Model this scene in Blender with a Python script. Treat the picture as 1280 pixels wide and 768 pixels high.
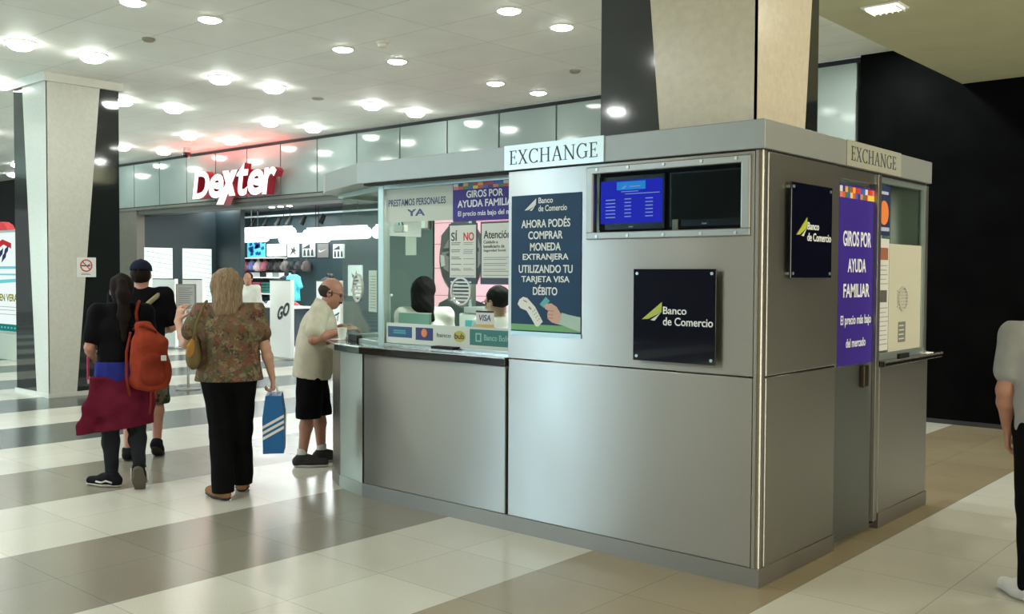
import bpy, bmesh, math, random
import numpy as np
from mathutils import Vector, Matrix

# ------------------------------------------------------------------ camera, world, light, exposure
SC = bpy.context.scene
COL = SC.collection
for _o in list(bpy.data.objects):
    bpy.data.objects.remove(_o, do_unlink=True)

CAM_POS = Vector((2.3884, -4.7069, 1.65))
YAW, PITCH, ROLL = 0.719256, 0.0327719, 0.0045065
_F = Vector((-math.sin(YAW) * math.cos(PITCH), math.cos(YAW) * math.cos(PITCH), -math.sin(PITCH)))
_R0 = Vector((math.cos(YAW), math.sin(YAW), 0))
_U0 = _R0.cross(_F)
_R = _R0 * math.cos(ROLL) + _U0 * math.sin(ROLL)
_U = _U0 * math.cos(ROLL) - _R0 * math.sin(ROLL)
cam_data = bpy.data.cameras.new('camera')
cam_data.sensor_fit = 'HORIZONTAL'
cam_data.sensor_width = 36.0
cam_data.lens = 36.0 * 1224.25 / 1280.0
cam_data.clip_start = 0.05
cam_data.clip_end = 200
cam = bpy.data.objects.new('camera', cam_data)
COL.objects.link(cam)
cam.matrix_world = Matrix(((_R.x, _U.x, -_F.x, CAM_POS.x), (_R.y, _U.y, -_F.y, CAM_POS.y),
                           (_R.z, _U.z, -_F.z, CAM_POS.z), (0, 0, 0, 1)))
SC.camera = cam
SC.cycles.transparent_max_bounces = 24

SC.view_settings.view_transform = 'Standard'
SC.view_settings.look = 'None'
SC.view_settings.gamma = 1.0
SC.view_settings.exposure = 0.0
SC.view_settings.use_curve_mapping = False

world = bpy.data.worlds.new('mall_ambient')
SC.world = world
world.use_nodes = True
world.node_tree.nodes['Background'].inputs[0].default_value = (0.86, 0.95, 0.90, 1)
world.node_tree.nodes['Background'].inputs[1].default_value = 0.3

DOWN_BOWL, DOWN_FLAT = 34.0, 30.0        # emission of the ceiling downlights
SHOPWIN = 3.2                             # lit shop window across the concourse
CEIL = 4.26                               # concourse ceiling height


def area(name, loc, size, power, color=(1, 1, 1), aim=(0, 0, -1), shape='DISK', size_y=None):
    d = bpy.data.lights.new(name, 'AREA')
    d.shape = shape
    d.size = size
    if size_y:
        d.size_y = size_y
    d.energy = power
    d.color = color
    o = bpy.data.objects.new(name, d)
    o.location = loc
    o.rotation_euler = Vector(aim).to_track_quat('-Z', 'Y').to_euler()
    COL.objects.link(o)
    return o


# the rows of downlights that hang over the camera's own part of the concourse
for _x in (-16.96, -14.4, -11.82, -9.17, -6.62, -4.06):
    for _y in (-10.4, -7.8, -5.2, -2.2):
        area('concourse_downlight_glow', (_x, _y, CEIL - 0.03), 0.22, 36, (0.97, 1.0, 0.95))
for _y in (2.59, 3.43, 5.22, 6.13):            # the row hidden by the booth column and the ceiling step
    area('concourse_downlight_glow', (-1.5, _y, CEIL - 0.03), 0.22, 36, (0.97, 1.0, 0.95))
# the warmer, sparser lamps of the lower ceiling on the right
for _x in (1.6, 5.2):
    for _y in (-9.5, -6.2, -2.4, 2.6):
        area('low_ceiling_lamp_glow', (_x, _y, 3.76), 0.3, 22 if _y < 0 else 30, (1.0, 0.96, 0.82))
# lights added in place of unseen shop fronts, behind the camera
area('offscreen_cool_glow', (-14.2, -15.9, 2.5), 1.7, 270, (0.60, 0.95, 1.25), (0, 1, 0), 'RECTANGLE', 2.0)
area('offscreen_warm_fill', (-5.2, -15.9, 1.7), 6.5, 40, (1.0, 0.93, 0.8), (0, 1, 0), 'RECTANGLE', 2.6)
area('offscreen_warm_fill', (5.5, -15.9, 1.7), 7.0, 90, (1.0, 0.93, 0.8), (0, 1, 0), 'RECTANGLE', 2.6)
area('offscreen_cool_glow', (-14.2, -15.9, 3.55), 0.9, 150, (0.7, 0.97, 1.15), (0, 1, 0), 'RECTANGLE', 1.0)  # added to brighten the upper part of the steel's reflection
area('offscreen_cool_glow', (-23.0, -9.0, 2.0), 5.0, 800, (0.66, 1.0, 1.0), (0.75, 0.6, -0.05), 'RECTANGLE', 2.9)  # added cool fill, free-standing, aimed at the left column
# warm fill added off to the right, to lift the booth's side face
area('offscreen_warm_fill', (11.8, 0.5, 1.8), 9.0, 840, (1.0, 0.95, 0.82), (-1, 0, 0), 'RECTANGLE', 2.8)

# ------------------------------------------------------------------ helpers
def lin(r, g, b):
    f = lambda v: (v / 255 / 12.92) if v <= 10.3 else ((v / 255 + 0.055) / 1.055) ** 2.4
    return (f(r), f(g), f(b), 1.0)


MATS = {}


def mat(name, rgb, rough=0.5, metal=0.0, spec=0.5, emit=None, strength=0.0, noise=0.0, nscale=8.0,
        bump=0.0, bscale=60.0, coat=0.0, stretch=None):
    """a principled material whose colour and relief come from noise"""
    if name in MATS:
        return MATS[name]
    m = bpy.data.materials.new(name)
    m.use_nodes = True
    nt = m.node_tree
    b = nt.nodes['Principled BSDF']
    col = lin(*rgb)
    b.inputs['Base Color'].default_value = col
    b.inputs['Roughness'].default_value = rough
    b.inputs['Metallic'].default_value = metal
    b.inputs['Specular IOR Level'].default_value = spec
    b.inputs['Coat Weight'].default_value = coat
    tc = nt.nodes.new('ShaderNodeTexCoord')
    vec = tc.outputs['Object']
    if stretch:
        mp = nt.nodes.new('ShaderNodeMapping')
        mp.inputs['Scale'].default_value = stretch
        nt.links.new(vec, mp.inputs[0])
        vec = mp.outputs[0]
    if noise > 0:
        n = nt.nodes.new('ShaderNodeTexNoise')
        n.inputs['Scale'].default_value = nscale
        n.inputs['Detail'].default_value = 5
        nt.links.new(vec, n.inputs['Vector'])
        r = nt.nodes.new('ShaderNodeValToRGB')
        r.color_ramp.elements[0].position = 0.3
        r.color_ramp.elements[1].position = 0.7
        r.color_ramp.elements[0].color = tuple(c * (1 - noise) for c in col[:3]) + (1,)
        r.color_ramp.elements[1].color = tuple(min(1, c * (1 + noise)) for c in col[:3]) + (1,)
        nt.links.new(n.outputs['Fac'], r.inputs[0])
        nt.links.new(r.outputs[0], b.inputs['Base Color'])
    if bump > 0:
        n2 = nt.nodes.new('ShaderNodeTexNoise')
        n2.inputs['Scale'].default_value = bscale
        n2.inputs['Detail'].default_value = 3
        nt.links.new(vec, n2.inputs['Vector'])
        bp = nt.nodes.new('ShaderNodeBump')
        bp.inputs['Strength'].default_value = bump
        bp.inputs['Distance'].default_value = 0.01
        nt.links.new(n2.outputs['Fac'], bp.inputs['Height'])
        nt.links.new(bp.outputs[0], b.inputs['Normal'])
    if emit:
        b.inputs['Emission Color'].default_value = lin(*emit)
        b.inputs['Emission Strength'].default_value = strength
    MATS[name] = m
    return m


def steel(name, rgb, rough=0.3, aniso=0.94, streak=0.05):
    """brushed stainless steel, brush lines running level"""
    if name in MATS:
        return MATS[name]
    m = mat(name, rgb, rough, 0.82)
    nt = m.node_tree
    b = nt.nodes['Principled BSDF']
    tc = nt.nodes.new('ShaderNodeTexCoord')
    mp = nt.nodes.new('ShaderNodeMapping')
    mp.inputs['Scale'].default_value = (1.2, 1.2, 220)
    nt.links.new(tc.outputs['Object'], mp.inputs[0])
    n = nt.nodes.new('ShaderNodeTexNoise')
    n.inputs['Scale'].default_value = 2.0
    n.inputs['Detail'].default_value = 4
    nt.links.new(mp.outputs[0], n.inputs['Vector'])
    mr = nt.nodes.new('ShaderNodeMapRange')
    mr.inputs['To Min'].default_value = rough - streak
    mr.inputs['To Max'].default_value = rough + streak
    nt.links.new(n.outputs['Fac'], mr.inputs['Value'])
    n2 = nt.nodes.new('ShaderNodeTexNoise')          # broad wear
    n2.inputs['Scale'].default_value = 1.6
    n2.inputs['Detail'].default_value = 6
    nt.links.new(tc.outputs['Object'], n2.inputs['Vector'])
    ad = nt.nodes.new('ShaderNodeMath')
    ad.operation = 'MULTIPLY_ADD'
    ad.inputs[1].default_value = 0.12
    nt.links.new(n2.outputs['Fac'], ad.inputs[0])
    nt.links.new(mr.outputs[0], ad.inputs[2])
    nt.links.new(ad.outputs[0], b.inputs['Roughness'])
    b.inputs['Anisotropic'].default_value = aniso
    b.inputs['Anisotropic Rotation'].default_value = 0.25
    t = nt.nodes.new('ShaderNodeTangent')
    t.direction_type = 'RADIAL'
    t.axis = 'Z'
    nt.links.new(t.outputs[0], b.inputs['Tangent'])
    return m


def glow(name, rgb, strength):
    if name in MATS:
        return MATS[name]
    m = bpy.data.materials.new(name)
    m.use_nodes = True
    nt = m.node_tree
    for n in list(nt.nodes):
        nt.nodes.remove(n)
    out = nt.nodes.new('ShaderNodeOutputMaterial')
    e = nt.nodes.new('ShaderNodeEmission')
    e.inputs[0].default_value = lin(*rgb)
    e.inputs[1].default_value = strength
    nt.links.new(e.outputs[0], out.inputs[0])
    MATS[name] = m
    return m


def glass(name, tint=(247, 252, 249), refl=1.0):
    if name in MATS:
        return MATS[name]
    m = bpy.data.materials.new(name)
    m.use_nodes = True
    nt = m.node_tree
    for n in list(nt.nodes):
        nt.nodes.remove(n)
    out = nt.nodes.new('ShaderNodeOutputMaterial')
    tr = nt.nodes.new('ShaderNodeBsdfTransparent')
    tr.inputs[0].default_value = lin(*tint)
    gl = nt.nodes.new('ShaderNodeBsdfGlossy')
    gl.inputs['Roughness'].default_value = 0.02
    fr = nt.nodes.new('ShaderNodeLayerWeight')
    pw = nt.nodes.new('ShaderNodeMath')
    pw.operation = 'POWER'
    pw.inputs[1].default_value = 5.0
    mu = nt.nodes.new('ShaderNodeMath')
    mu.operation = 'MULTIPLY_ADD'
    mu.inputs[1].default_value = 0.95
    mu.inputs[2].default_value = 0.045 * refl
    mx = nt.nodes.new('ShaderNodeMixShader')
    nt.links.new(fr.outputs['Facing'], pw.inputs[0])
    nt.links.new(pw.outputs[0], mu.inputs[0])
    nt.links.new(mu.outputs[0], mx.inputs[0])
    nt.links.new(tr.outputs[0], mx.inputs[1])
    nt.links.new(gl.outputs[0], mx.inputs[2])
    nt.links.new(mx.outputs[0], out.inputs[0])
    MATS[name] = m
    return m


ORG = {}


class Frame:
    """a flat face in the place: u runs along it, v up it, n out of it"""
    def __init__(s, o, u, v=(0, 0, 1), n=None):
        s.o, s.u, s.v = Vector(o), Vector(u).normalized(), Vector(v).normalized()
        s.n = Vector(n).normalized() if n else s.u.cross(s.v)

    def __call__(s, a, b, c=0.0):
        return s.o + s.u * a + s.v * b + s.n * c


WORLD = Frame((0, 0, 0), (1, 0, 0), (0, 1, 0))


def front(y=0.0):
    return Frame((0, y, 0), (1, 0, 0), (0, 0, 1), (0, -1, 0))


def sideface(x=0.0):
    return Frame((x, 0, 0), (0, 1, 0), (0, 0, 1), (1, 0, 0))


class MB:
    def __init__(s):
        s.bm = bmesh.new()

    def face(s, pts, mi=0):
        vs = [s.bm.verts.new(p) for p in pts]
        try:
            f = s.bm.faces.new(vs)
            f.material_index = mi
        except ValueError:
            pass

    def box(s, x0, y0, z0, x1, y1, z1, mi=0, f=None):
        f = f or WORLD
        P = [f(a, b, c) for c in (z0, z1) for b in (y0, y1) for a in (x0, x1)]
        v = [s.bm.verts.new(p) for p in P]
        for q in ((0, 2, 3, 1), (4, 5, 7, 6), (0, 1, 5, 4), (2, 6, 7, 3), (0, 4, 6, 2), (1, 3, 7, 5)):
            s.bm.faces.new([v[i] for i in q]).material_index = mi
        return s

    def prism(s, poly, z0, z1, mi=0, f=None, mi_side=None):
        f = f or WORLD
        a = [s.bm.verts.new(f(p[0], p[1], z0)) for p in poly]
        b = [s.bm.verts.new(f(p[0], p[1], z1)) for p in poly]
        n = len(poly)
        s.bm.faces.new(a[::-1]).material_index = mi
        s.bm.faces.new(b).material_index = mi
        for i in range(n):
            s.bm.faces.new((a[i], a[(i + 1) % n], b[(i + 1) % n], b[i])).material_index = mi if mi_side is None else mi_side
        return s

    def strip(s, line, z0, z1, t, mi=0):
        """an upright wall of thickness t that follows a plan line (t to the left of its run)"""
        L = [Vector((p[0], p[1])) for p in line]
        off = []
        for i, p in enumerate(L):
            d0 = (L[i] - L[i - 1]).normalized() if i > 0 else None
            d1 = (L[i + 1] - L[i]).normalized() if i < len(L) - 1 else None
            d0 = d0 or d1
            d1 = d1 or d0
            n0, n1 = Vector((-d0.y, d0.x)), Vector((-d1.y, d1.x))
            b = (n0 + n1).normalized()
            off.append(p + b * (t / max(0.3, b.dot(n0))))
        for i in range(len(L) - 1):
            q = [L[i], L[i + 1], off[i + 1], off[i]]
            s.prism([(v.x, v.y) for v in q], z0, z1, mi)
        return s

    def tube(s, pts, r, seg=10, mi=0, closed=False, caps=True):
        pts = [Vector(p) for p in pts]
        rs = r if isinstance(r, (list, tuple)) else [r] * len(pts)
        rings = []
        n = len(pts)
        prev = None
        for i, p in enumerate(pts):
            if closed:
                d = (pts[(i + 1) % n] - pts[i - 1]).normalized()
            else:
                d = (pts[min(i + 1, n - 1)] - pts[max(i - 1, 0)]).normalized()
            ref = prev if prev is not None else (Vector((0, 0, 1)) if abs(d.z) < 0.9 else Vector((1, 0, 0)))
            a = (ref - d * ref.dot(d)).normalized()
            prev = a
            b = d.cross(a)
            rings.append([s.bm.verts.new(p + (a * math.cos(2 * math.pi * k / seg) + b * math.sin(2 * math.pi * k / seg)) * rs[i]) for k in range(seg)])
        for i in range(n if closed else n - 1):
            A, B = rings[i], rings[(i + 1) % n]
            for k in range(seg):
                s.bm.faces.new((A[k], A[(k + 1) % seg], B[(k + 1) % seg], B[k])).material_index = mi
        if caps and not closed:
            s.bm.faces.new(rings[0][::-1]).material_index = mi
            s.bm.faces.new(rings[-1]).material_index = mi
        return s

    def lathe(s, prof, c=(0, 0, 0), seg=24, mi=0, axis=None):
        """prof: (radius, height) list turned about an upright (or given) axis through c"""
        c = Vector(c)
        ax = Vector(axis).normalized() if axis else Vector((0, 0, 1))
        a = ax.orthogonal().normalized()
        b = ax.cross(a)
        rings = []
        for r, h in prof:
            rings.append([s.bm.verts.new(c + ax * h + (a * math.cos(2 * math.pi * k / seg) + b * math.sin(2 * math.pi * k / seg)) * max(r, 1e-4)) for k in range(seg)])
        for A, B in zip(rings, rings[1:]):
            for k in range(seg):
                s.bm.faces.new((A[k], A[(k + 1) % seg], B[(k + 1) % seg], B[k])).material_index = mi
        s.bm.faces.new(rings[0][::-1]).material_index = mi
        s.bm.faces.new(rings[-1]).material_index = mi
        return s

    def poly(s, f, pts, n0, n1, mi=0):
        """a flat outline in a frame, given thickness"""
        s.prism(pts, n0, n1, mi, f)
        return s

    def disc(s, f, u, v, r, n0, n1, mi=0, seg=28, ry=None):
        ry = ry or r
        s.prism([(u + r * math.cos(2 * math.pi * k / seg), v + ry * math.sin(2 * math.pi * k / seg)) for k in range(seg)], n0, n1, mi, f)
        return s

    def ring(s, f, u, v, r0, r1, n0, n1, mi=0, seg=32, ry=1.0):
        for k in range(seg):
            a0, a1 = 2 * math.pi * k / seg, 2 * math.pi * (k + 1) / seg
            s.prism([(u + r * math.cos(a), v + ry * r * math.sin(a)) for r, a in ((r0, a0), (r1, a0), (r1, a1), (r0, a1))], n0, n1, mi, f)
        return s

    def text(s, f, body, u0, v0, w=None, h=None, n0=0.0, n1=0.002, bold=0.0, shear=0.0, mi=0, center=False, space=1.0):
        """raised lettering: fits width w and / or cap height h; u0, v0 is its lower left (or lower middle)"""
        cu = bpy.data.curves.new('t', 'FONT')
        cu.body = body
        cu.size = 1.0
        cu.offset = bold
        cu.shear = shear
        cu.space_character = space
        cu.resolution_u = 4
        cu.extrude = 0.5
        ob = bpy.data.objects.new('t', cu)
        COL.objects.link(ob)
        dg = bpy.context.evaluated_depsgraph_get()
        me = bpy.data.meshes.new_from_object(ob.evaluated_get(dg))
        bpy.data.objects.remove(ob)
        bpy.data.curves.remove(cu)
        co = [v.co.copy() for v in me.vertices]
        if co:
            x0, x1 = min(c.x for c in co), max(c.x for c in co)
            y0, y1 = min(c.y for c in co), max(c.y for c in co)
            sx = w / (x1 - x0) if w else None
            sy = h / (y1 - y0) if h else None
            sx = sx or sy
            sy = sy or sx
            du = u0 - (x1 - x0) * sx / 2 if center else u0
            vs = [s.bm.verts.new(f(du + (c.x - x0) * sx, v0 + (c.y - y0) * sy, n0 + (c.z + 0.5) * (n1 - n0))) for c in co]
            for p in me.polygons:
                try:
                    s.bm.faces.new([vs[i] for i in p.vertices]).material_index = mi
                except ValueError:
                    pass
        bpy.data.meshes.remove(me)
        return s

    def build(s, name, mats, parent=None, bevel=0.0, smooth=False, local=False, seg=2, merge=False):
        bm = s.bm
        if merge:
            bmesh.ops.remove_doubles(bm, verts=bm.verts, dist=1e-4)
        bmesh.ops.recalc_face_normals(bm, faces=bm.faces)
        if parent is not None and not local:
            o = ORG.get(parent.name, Vector())
            bmesh.ops.translate(bm, verts=bm.verts, vec=-o)
        me = bpy.data.meshes.new(name)
        bm.to_mesh(me)
        bm.free()
        for m in (mats if isinstance(mats, (list, tuple)) else [mats]):
            me.materials.append(m)
        if smooth:
            for p in me.polygons:
                p.use_smooth = True
        ob = bpy.data.objects.new(name, me)
        COL.objects.link(ob)
        if parent is not None:
            ob.parent = parent
            ORG[ob.name] = ORG.get(parent.name, Vector())
        if bevel > 0:
            md = ob.modifiers.new('edge', 'BEVEL')
            md.width = bevel
            md.segments = seg
            md.limit_method = 'ANGLE'
            md.angle_limit = math.radians(40)
        return ob


def tag(o, label, cat, group=None):
    o['label'] = label
    o['category'] = cat
    if group:
        o['group'] = group
    return o


def thing(name, label, cat, loc=(0, 0, 0), rz=0.0, group=None):
    o = bpy.data.objects.new(name, None)
    o.location = loc
    o.rotation_euler = (0, 0, rz)
    o.empty_display_size = 0.1
    COL.objects.link(o)
    ORG[o.name] = Vector(loc)
    return tag(o, label, cat, group)


def struct(name, mb, m, **k):
    o = mb.build(name, m, **k)
    o['kind'] = 'structure'
    return o


def copy_tree(o, parent=None):
    c = o.copy()
    COL.objects.link(c)
    if parent is not None:
        c.parent = parent
    for ch in list(o.children):
        copy_tree(ch, c)
    return c


def bars(mb, f, u0, u1, v_list, h, n0, n1, jitter=0.3, mi=0, rnd=None):
    """lines of small print too fine to read, as thin bars"""
    rnd = rnd or random.Random(3)
    for v in v_list:
        mb.box(u0, v, n0, u0 + (u1 - u0) * (1 - jitter * rnd.random()), v + h, n1, mi, f)
# ------------------------------------------------------------------ floor, ceilings, walls
def floor_material():
    m = bpy.data.materials.new('polished_stone_floor')
    m.use_nodes = True
    nt = m.node_tree
    L = nt.links.new
    b = nt.nodes['Principled BSDF']
    tc = nt.nodes.new('ShaderNodeTexCoord')
    sp = nt.nodes.new('ShaderNodeSeparateXYZ')
    L(tc.outputs['Object'], sp.inputs[0])

    def M(op, a, c=None, d=None):
        n = nt.nodes.new('ShaderNodeMath')
        n.operation = op
        for i, v in enumerate((a, c, d)):
            if v is None:
                continue
            if isinstance(v, (int, float)):
                n.inputs[i].default_value = v
            else:
                L(v, n.inputs[i])
        return n.outputs[0]
    X, Y = sp.outputs[0], sp.outputs[1]
    s = M('DIVIDE', M('SUBTRACT', X, 0.146), 1.221)
    k = M('FLOOR', s)
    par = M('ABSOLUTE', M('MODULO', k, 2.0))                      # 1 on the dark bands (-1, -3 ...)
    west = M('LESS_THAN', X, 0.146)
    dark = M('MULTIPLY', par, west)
    # seams every half band, and across every 0.62 m
    fx = M('ABSOLUTE', M('SUBTRACT', M('FRACT', M('ADD', M('MULTIPLY', s, 2.0), 0.5)), 0.5))
    fy = M('ABSOLUTE', M('SUBTRACT', M('FRACT', M('ADD', M('DIVIDE', M('ADD', Y, 0.54), 0.615), 0.5)), 0.5))
    gx = M('LESS_THAN', fx, 0.0042)
    gy = M('LESS_THAN', fy, 0.0042)
    seam = M('MAXIMUM', gx, gy)
    # per tile shade
    cb = nt.nodes.new('ShaderNodeCombineXYZ')
    L(M('FLOOR', M('MULTIPLY', s, 2.0)), cb.inputs[0])
    L(M('FLOOR', M('DIVIDE', M('ADD', Y, 0.54), 0.615)), cb.inputs[1])
    wn = nt.nodes.new('ShaderNodeTexWhiteNoise')
    L(cb.outputs[0], wn.inputs['Vector'])
    n1 = nt.nodes.new('ShaderNodeTexNoise')
    n1.inputs['Scale'].default_value = 90
    n1.inputs['Detail'].default_value = 4
    L(tc.outputs['Object'], n1.inputs['Vector'])
    n2 = nt.nodes.new('ShaderNodeTexNoise')
    n2.inputs['Scale'].default_value = 1.3
    n2.inputs['Detail'].default_value = 5
    L(tc.outputs['Object'], n2.inputs['Vector'])
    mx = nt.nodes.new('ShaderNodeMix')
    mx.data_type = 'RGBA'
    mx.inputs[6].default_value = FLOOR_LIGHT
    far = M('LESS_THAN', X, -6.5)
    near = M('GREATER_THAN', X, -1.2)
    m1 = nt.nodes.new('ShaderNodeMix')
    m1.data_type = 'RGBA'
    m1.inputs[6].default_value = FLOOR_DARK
    m1.inputs[7].default_value = lin(74, 80, 76)  # darker far bands: dark reflections put into the tile colour
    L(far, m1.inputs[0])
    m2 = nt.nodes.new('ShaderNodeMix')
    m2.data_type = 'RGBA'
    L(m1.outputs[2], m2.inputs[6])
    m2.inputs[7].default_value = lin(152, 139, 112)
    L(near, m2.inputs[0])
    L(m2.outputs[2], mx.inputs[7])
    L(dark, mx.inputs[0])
    var = M('ADD', M('ADD', M('MULTIPLY', M('SUBTRACT', n1.outputs['Fac'], 0.5), 0.22),
                     M('MULTIPLY', M('SUBTRACT', n2.outputs['Fac'], 0.5), 0.18)),
            M('ADD', 1.0, M('MULTIPLY', M('SUBTRACT', wn.outputs['Value'], 0.5), 0.09)))
    var = M('MULTIPLY', var, M('SUBTRACT', 1.0, M('MULTIPLY', seam, 0.33)))
    hs = nt.nodes.new('ShaderNodeVectorMath')
    hs.operation = 'SCALE'
    L(mx.outputs[2], hs.inputs[0])
    L(var, hs.inputs['Scale'])
    L(hs.outputs[0], b.inputs['Base Color'])
    rr = M('ADD', 0.16, M('MULTIPLY', n2.outputs['Fac'], 0.14))
    L(rr, b.inputs['Roughness'])
    b.inputs['Specular IOR Level'].default_value = 0.6
    return m


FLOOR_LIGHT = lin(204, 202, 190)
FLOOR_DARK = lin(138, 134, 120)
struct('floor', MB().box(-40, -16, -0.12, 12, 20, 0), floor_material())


def ceiling_material(name, rgb):
    m = bpy.data.materials.new(name)
    m.use_nodes = True
    nt = m.node_tree
    L = nt.links.new
    b = nt.nodes['Principled BSDF']
    tc = nt.nodes.new('ShaderNodeTexCoord')
    br = nt.nodes.new('ShaderNodeTexBrick')
    br.offset = 0.0
    br.inputs['Scale'].default_value = 1.0
    br.inputs['Mortar Size'].default_value = 0.006
    br.inputs['Brick Width'].default_value = 1.28
    br.inputs['Row Height'].default_value = 0.86
    c = lin(*rgb)
    br.inputs['Color1'].default_value = c
    br.inputs['Color2'].default_value = tuple(v * 0.95 for v in c[:3]) + (1,)
    br.inputs['Mortar'].default_value = tuple(v * 0.72 for v in c[:3]) + (1,)
    L(tc.outputs['Object'], br.inputs['Vector'])
    n = nt.nodes.new('ShaderNodeTexNoise')
    n.inputs['Scale'].default_value = 2.2
    n.inputs['Detail'].default_value = 6
    L(tc.outputs['Object'], n.inputs['Vector'])
    mr = nt.nodes.new('ShaderNodeMapRange')
    mr.inputs['To Min'].default_value = 0.9
    mr.inputs['To Max'].default_value = 1.06
    L(n.outputs['Fac'], mr.inputs['Value'])
    sc = nt.nodes.new('ShaderNodeVectorMath')
    sc.operation = 'SCALE'
    L(br.outputs[0], sc.inputs[0])
    L(mr.outputs[0], sc.inputs['Scale'])
    L(sc.outputs[0], b.inputs['Base Color'])
    b.inputs['Roughness'].default_value = 0.6
    return m


struct('ceiling', MB().box(-40, -16, CEIL, -1.05, 6.8, CEIL + 0.12), ceiling_material('ceiling_panels', (243, 243, 236)))
low = MB().box(-1.05, -16, 3.78, 12, 6.8, 3.9).box(-1.05, -16, 3.9, -0.97, 6.8, CEIL + 0.12)
struct('ceiling_lower', low, mat('lower_ceiling_plaster', (184, 182, 148), 0.7, noise=0.05, nscale=3))

M_DARKWALL = mat('black_hoarding', (10, 11, 11), 0.95, spec=0.0, noise=0.25, nscale=3)
dw = MB().box(-2.2, 6.74, 0.05, 12, 6.95, 3.9).box(-2.2, 6.76, 3.9, -0.97, 6.95, CEIL)
struct('wall_right', dw, M_DARKWALL)
struct('baseboard_right', MB().box(-2.2, 6.735, 0, 12, 6.95, 0.05), mat('hoarding_foot', (40, 40, 40), 0.5))

# fascia over the shops, glass faced panels
M_FASCIA = mat('fascia_glass', (150, 162, 158), 0.1, spec=0.6, noise=0.03, nscale=1.5)
M_GAP = mat('shadow_gap_black', (12, 13, 13), 0.6)
fas = thing('shop_fascia', 'long grey glass panelled band above the sports shop opening', 'fascia', (-11, 6.8, 3.18))
MB().box(-20.62, 6.86, 3.18, -2.2, 7.0, CEIL).build('backing', M_GAP, fas)
xs = [-2.25] + [-3.37 - 1.152 * k for k in range(15)] + [-20.6]
for a, b_ in zip(xs, xs[1:]):
    MB().box(b_ + 0.016, 6.8, 3.2, a - 0.016, 6.86, CEIL - 0.07).build('fascia_panel', M_FASCIA, fas, bevel=0.003)
MB().box(-20.62, 6.78, 3.12, -2.2, 7.02, 3.18).build('edge_strip', mat('fascia_edge', (120, 118, 108), 0.4, 0.3), fas)

M_JAMB = mat('stone_jamb', (112, 106, 96), 0.4, noise=0.06)
struct('wall_left', MB().box(-21.9, 6.8, 0, -19.4, 7.0, 3.12), M_JAMB)
M_TEAL = mat('shop_teal_paint', (34, 48, 53), 0.45, noise=0.06, nscale=2)
struct('wall_shop_side', MB().box(-19.6, 7.0, 0, -19.4, 8.9, 3.36), M_TEAL)
struct('wall_shop_partition', MB().box(-19.4, 8.9, 0, -18.32, 9.02, 3.36), M_TEAL)
struct('wall_shop_back', MB().box(-24.5, 11.3, 0, -9.5, 11.5, 3.36), mat('shop_back_paint', (46, 66, 71), 0.5, noise=0.05))
struct('ceiling_shop', MB().box(-24.5, 7.02, 3.36, -9.5, 11.5, 3.46), mat('shop_ceiling', (52, 54, 54), 0.6, noise=0.05))
struct('wall_shop_bulkhead', MB().box(-19.6, 6.84, 3.02, -9.5, 7.3, 3.12), mat('soffit_grey', (92, 92, 88), 0.5))
struct('wall_shop_far', MB().box(-9.6, 6.8, 0, -9.45, 11.5, 3.36), M_TEAL)
struct('wall_middle', MB().box(-9.45, 6.82, 0, -2.2, 7.0, 3.12), mat('shopfront_grey_green', (62, 72, 68), 0.4, noise=0.05))
# neighbouring shop on the far left: black header over a lit window display
struct('wall_far_header', MB().box(-40, 6.8, 2.85, -20.62, 7.0, CEIL), mat('black_header', (20, 21, 22), 0.5))
struct('wall_far_base', MB().box(-40, 6.75, 0, -21.9, 7.0, 0.05), mat('far_base', (190, 190, 180), 0.4))
struct('floor_shop', MB().box(-24.5, 7.05, 0.0, -9.6, 11.3, 0.006), mat('shop_bright_floor', (228, 230, 226), 0.2))
# plain unseen wall across the concourse, behind the camera
struct('wall_front', MB().box(-40, -16.2, 0, 12, -16, CEIL), mat('far_side_wall', (58, 56, 52), 0.5))

struct('wall_side', MB().box(12, -16, 0, 12.2, 6.95, 3.9), mat('far_side_wall_warm', (150, 140, 120), 0.5))

# the two square columns: dark granite faced with tapering pale stone
M_GRAN = mat('dark_polished_granite', (34, 38, 38), 0.06, spec=0.75, noise=0.35, nscale=160, coat=0.3)
M_STONE = mat('pale_stone_cladding', (202, 193, 172), 0.22, noise=0.06, nscale=26, spec=0.5)
M_STONE2 = mat('capital_stone', (210, 210, 202), 0.4, noise=0.04)


M_STONE_COOL_LIT = mat('cool_lit_stone_cladding', (208, 208, 198), 0.22, noise=0.05, nscale=26, spec=0.5)  # same stone, with its cooler lighting mixed into the colour


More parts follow.
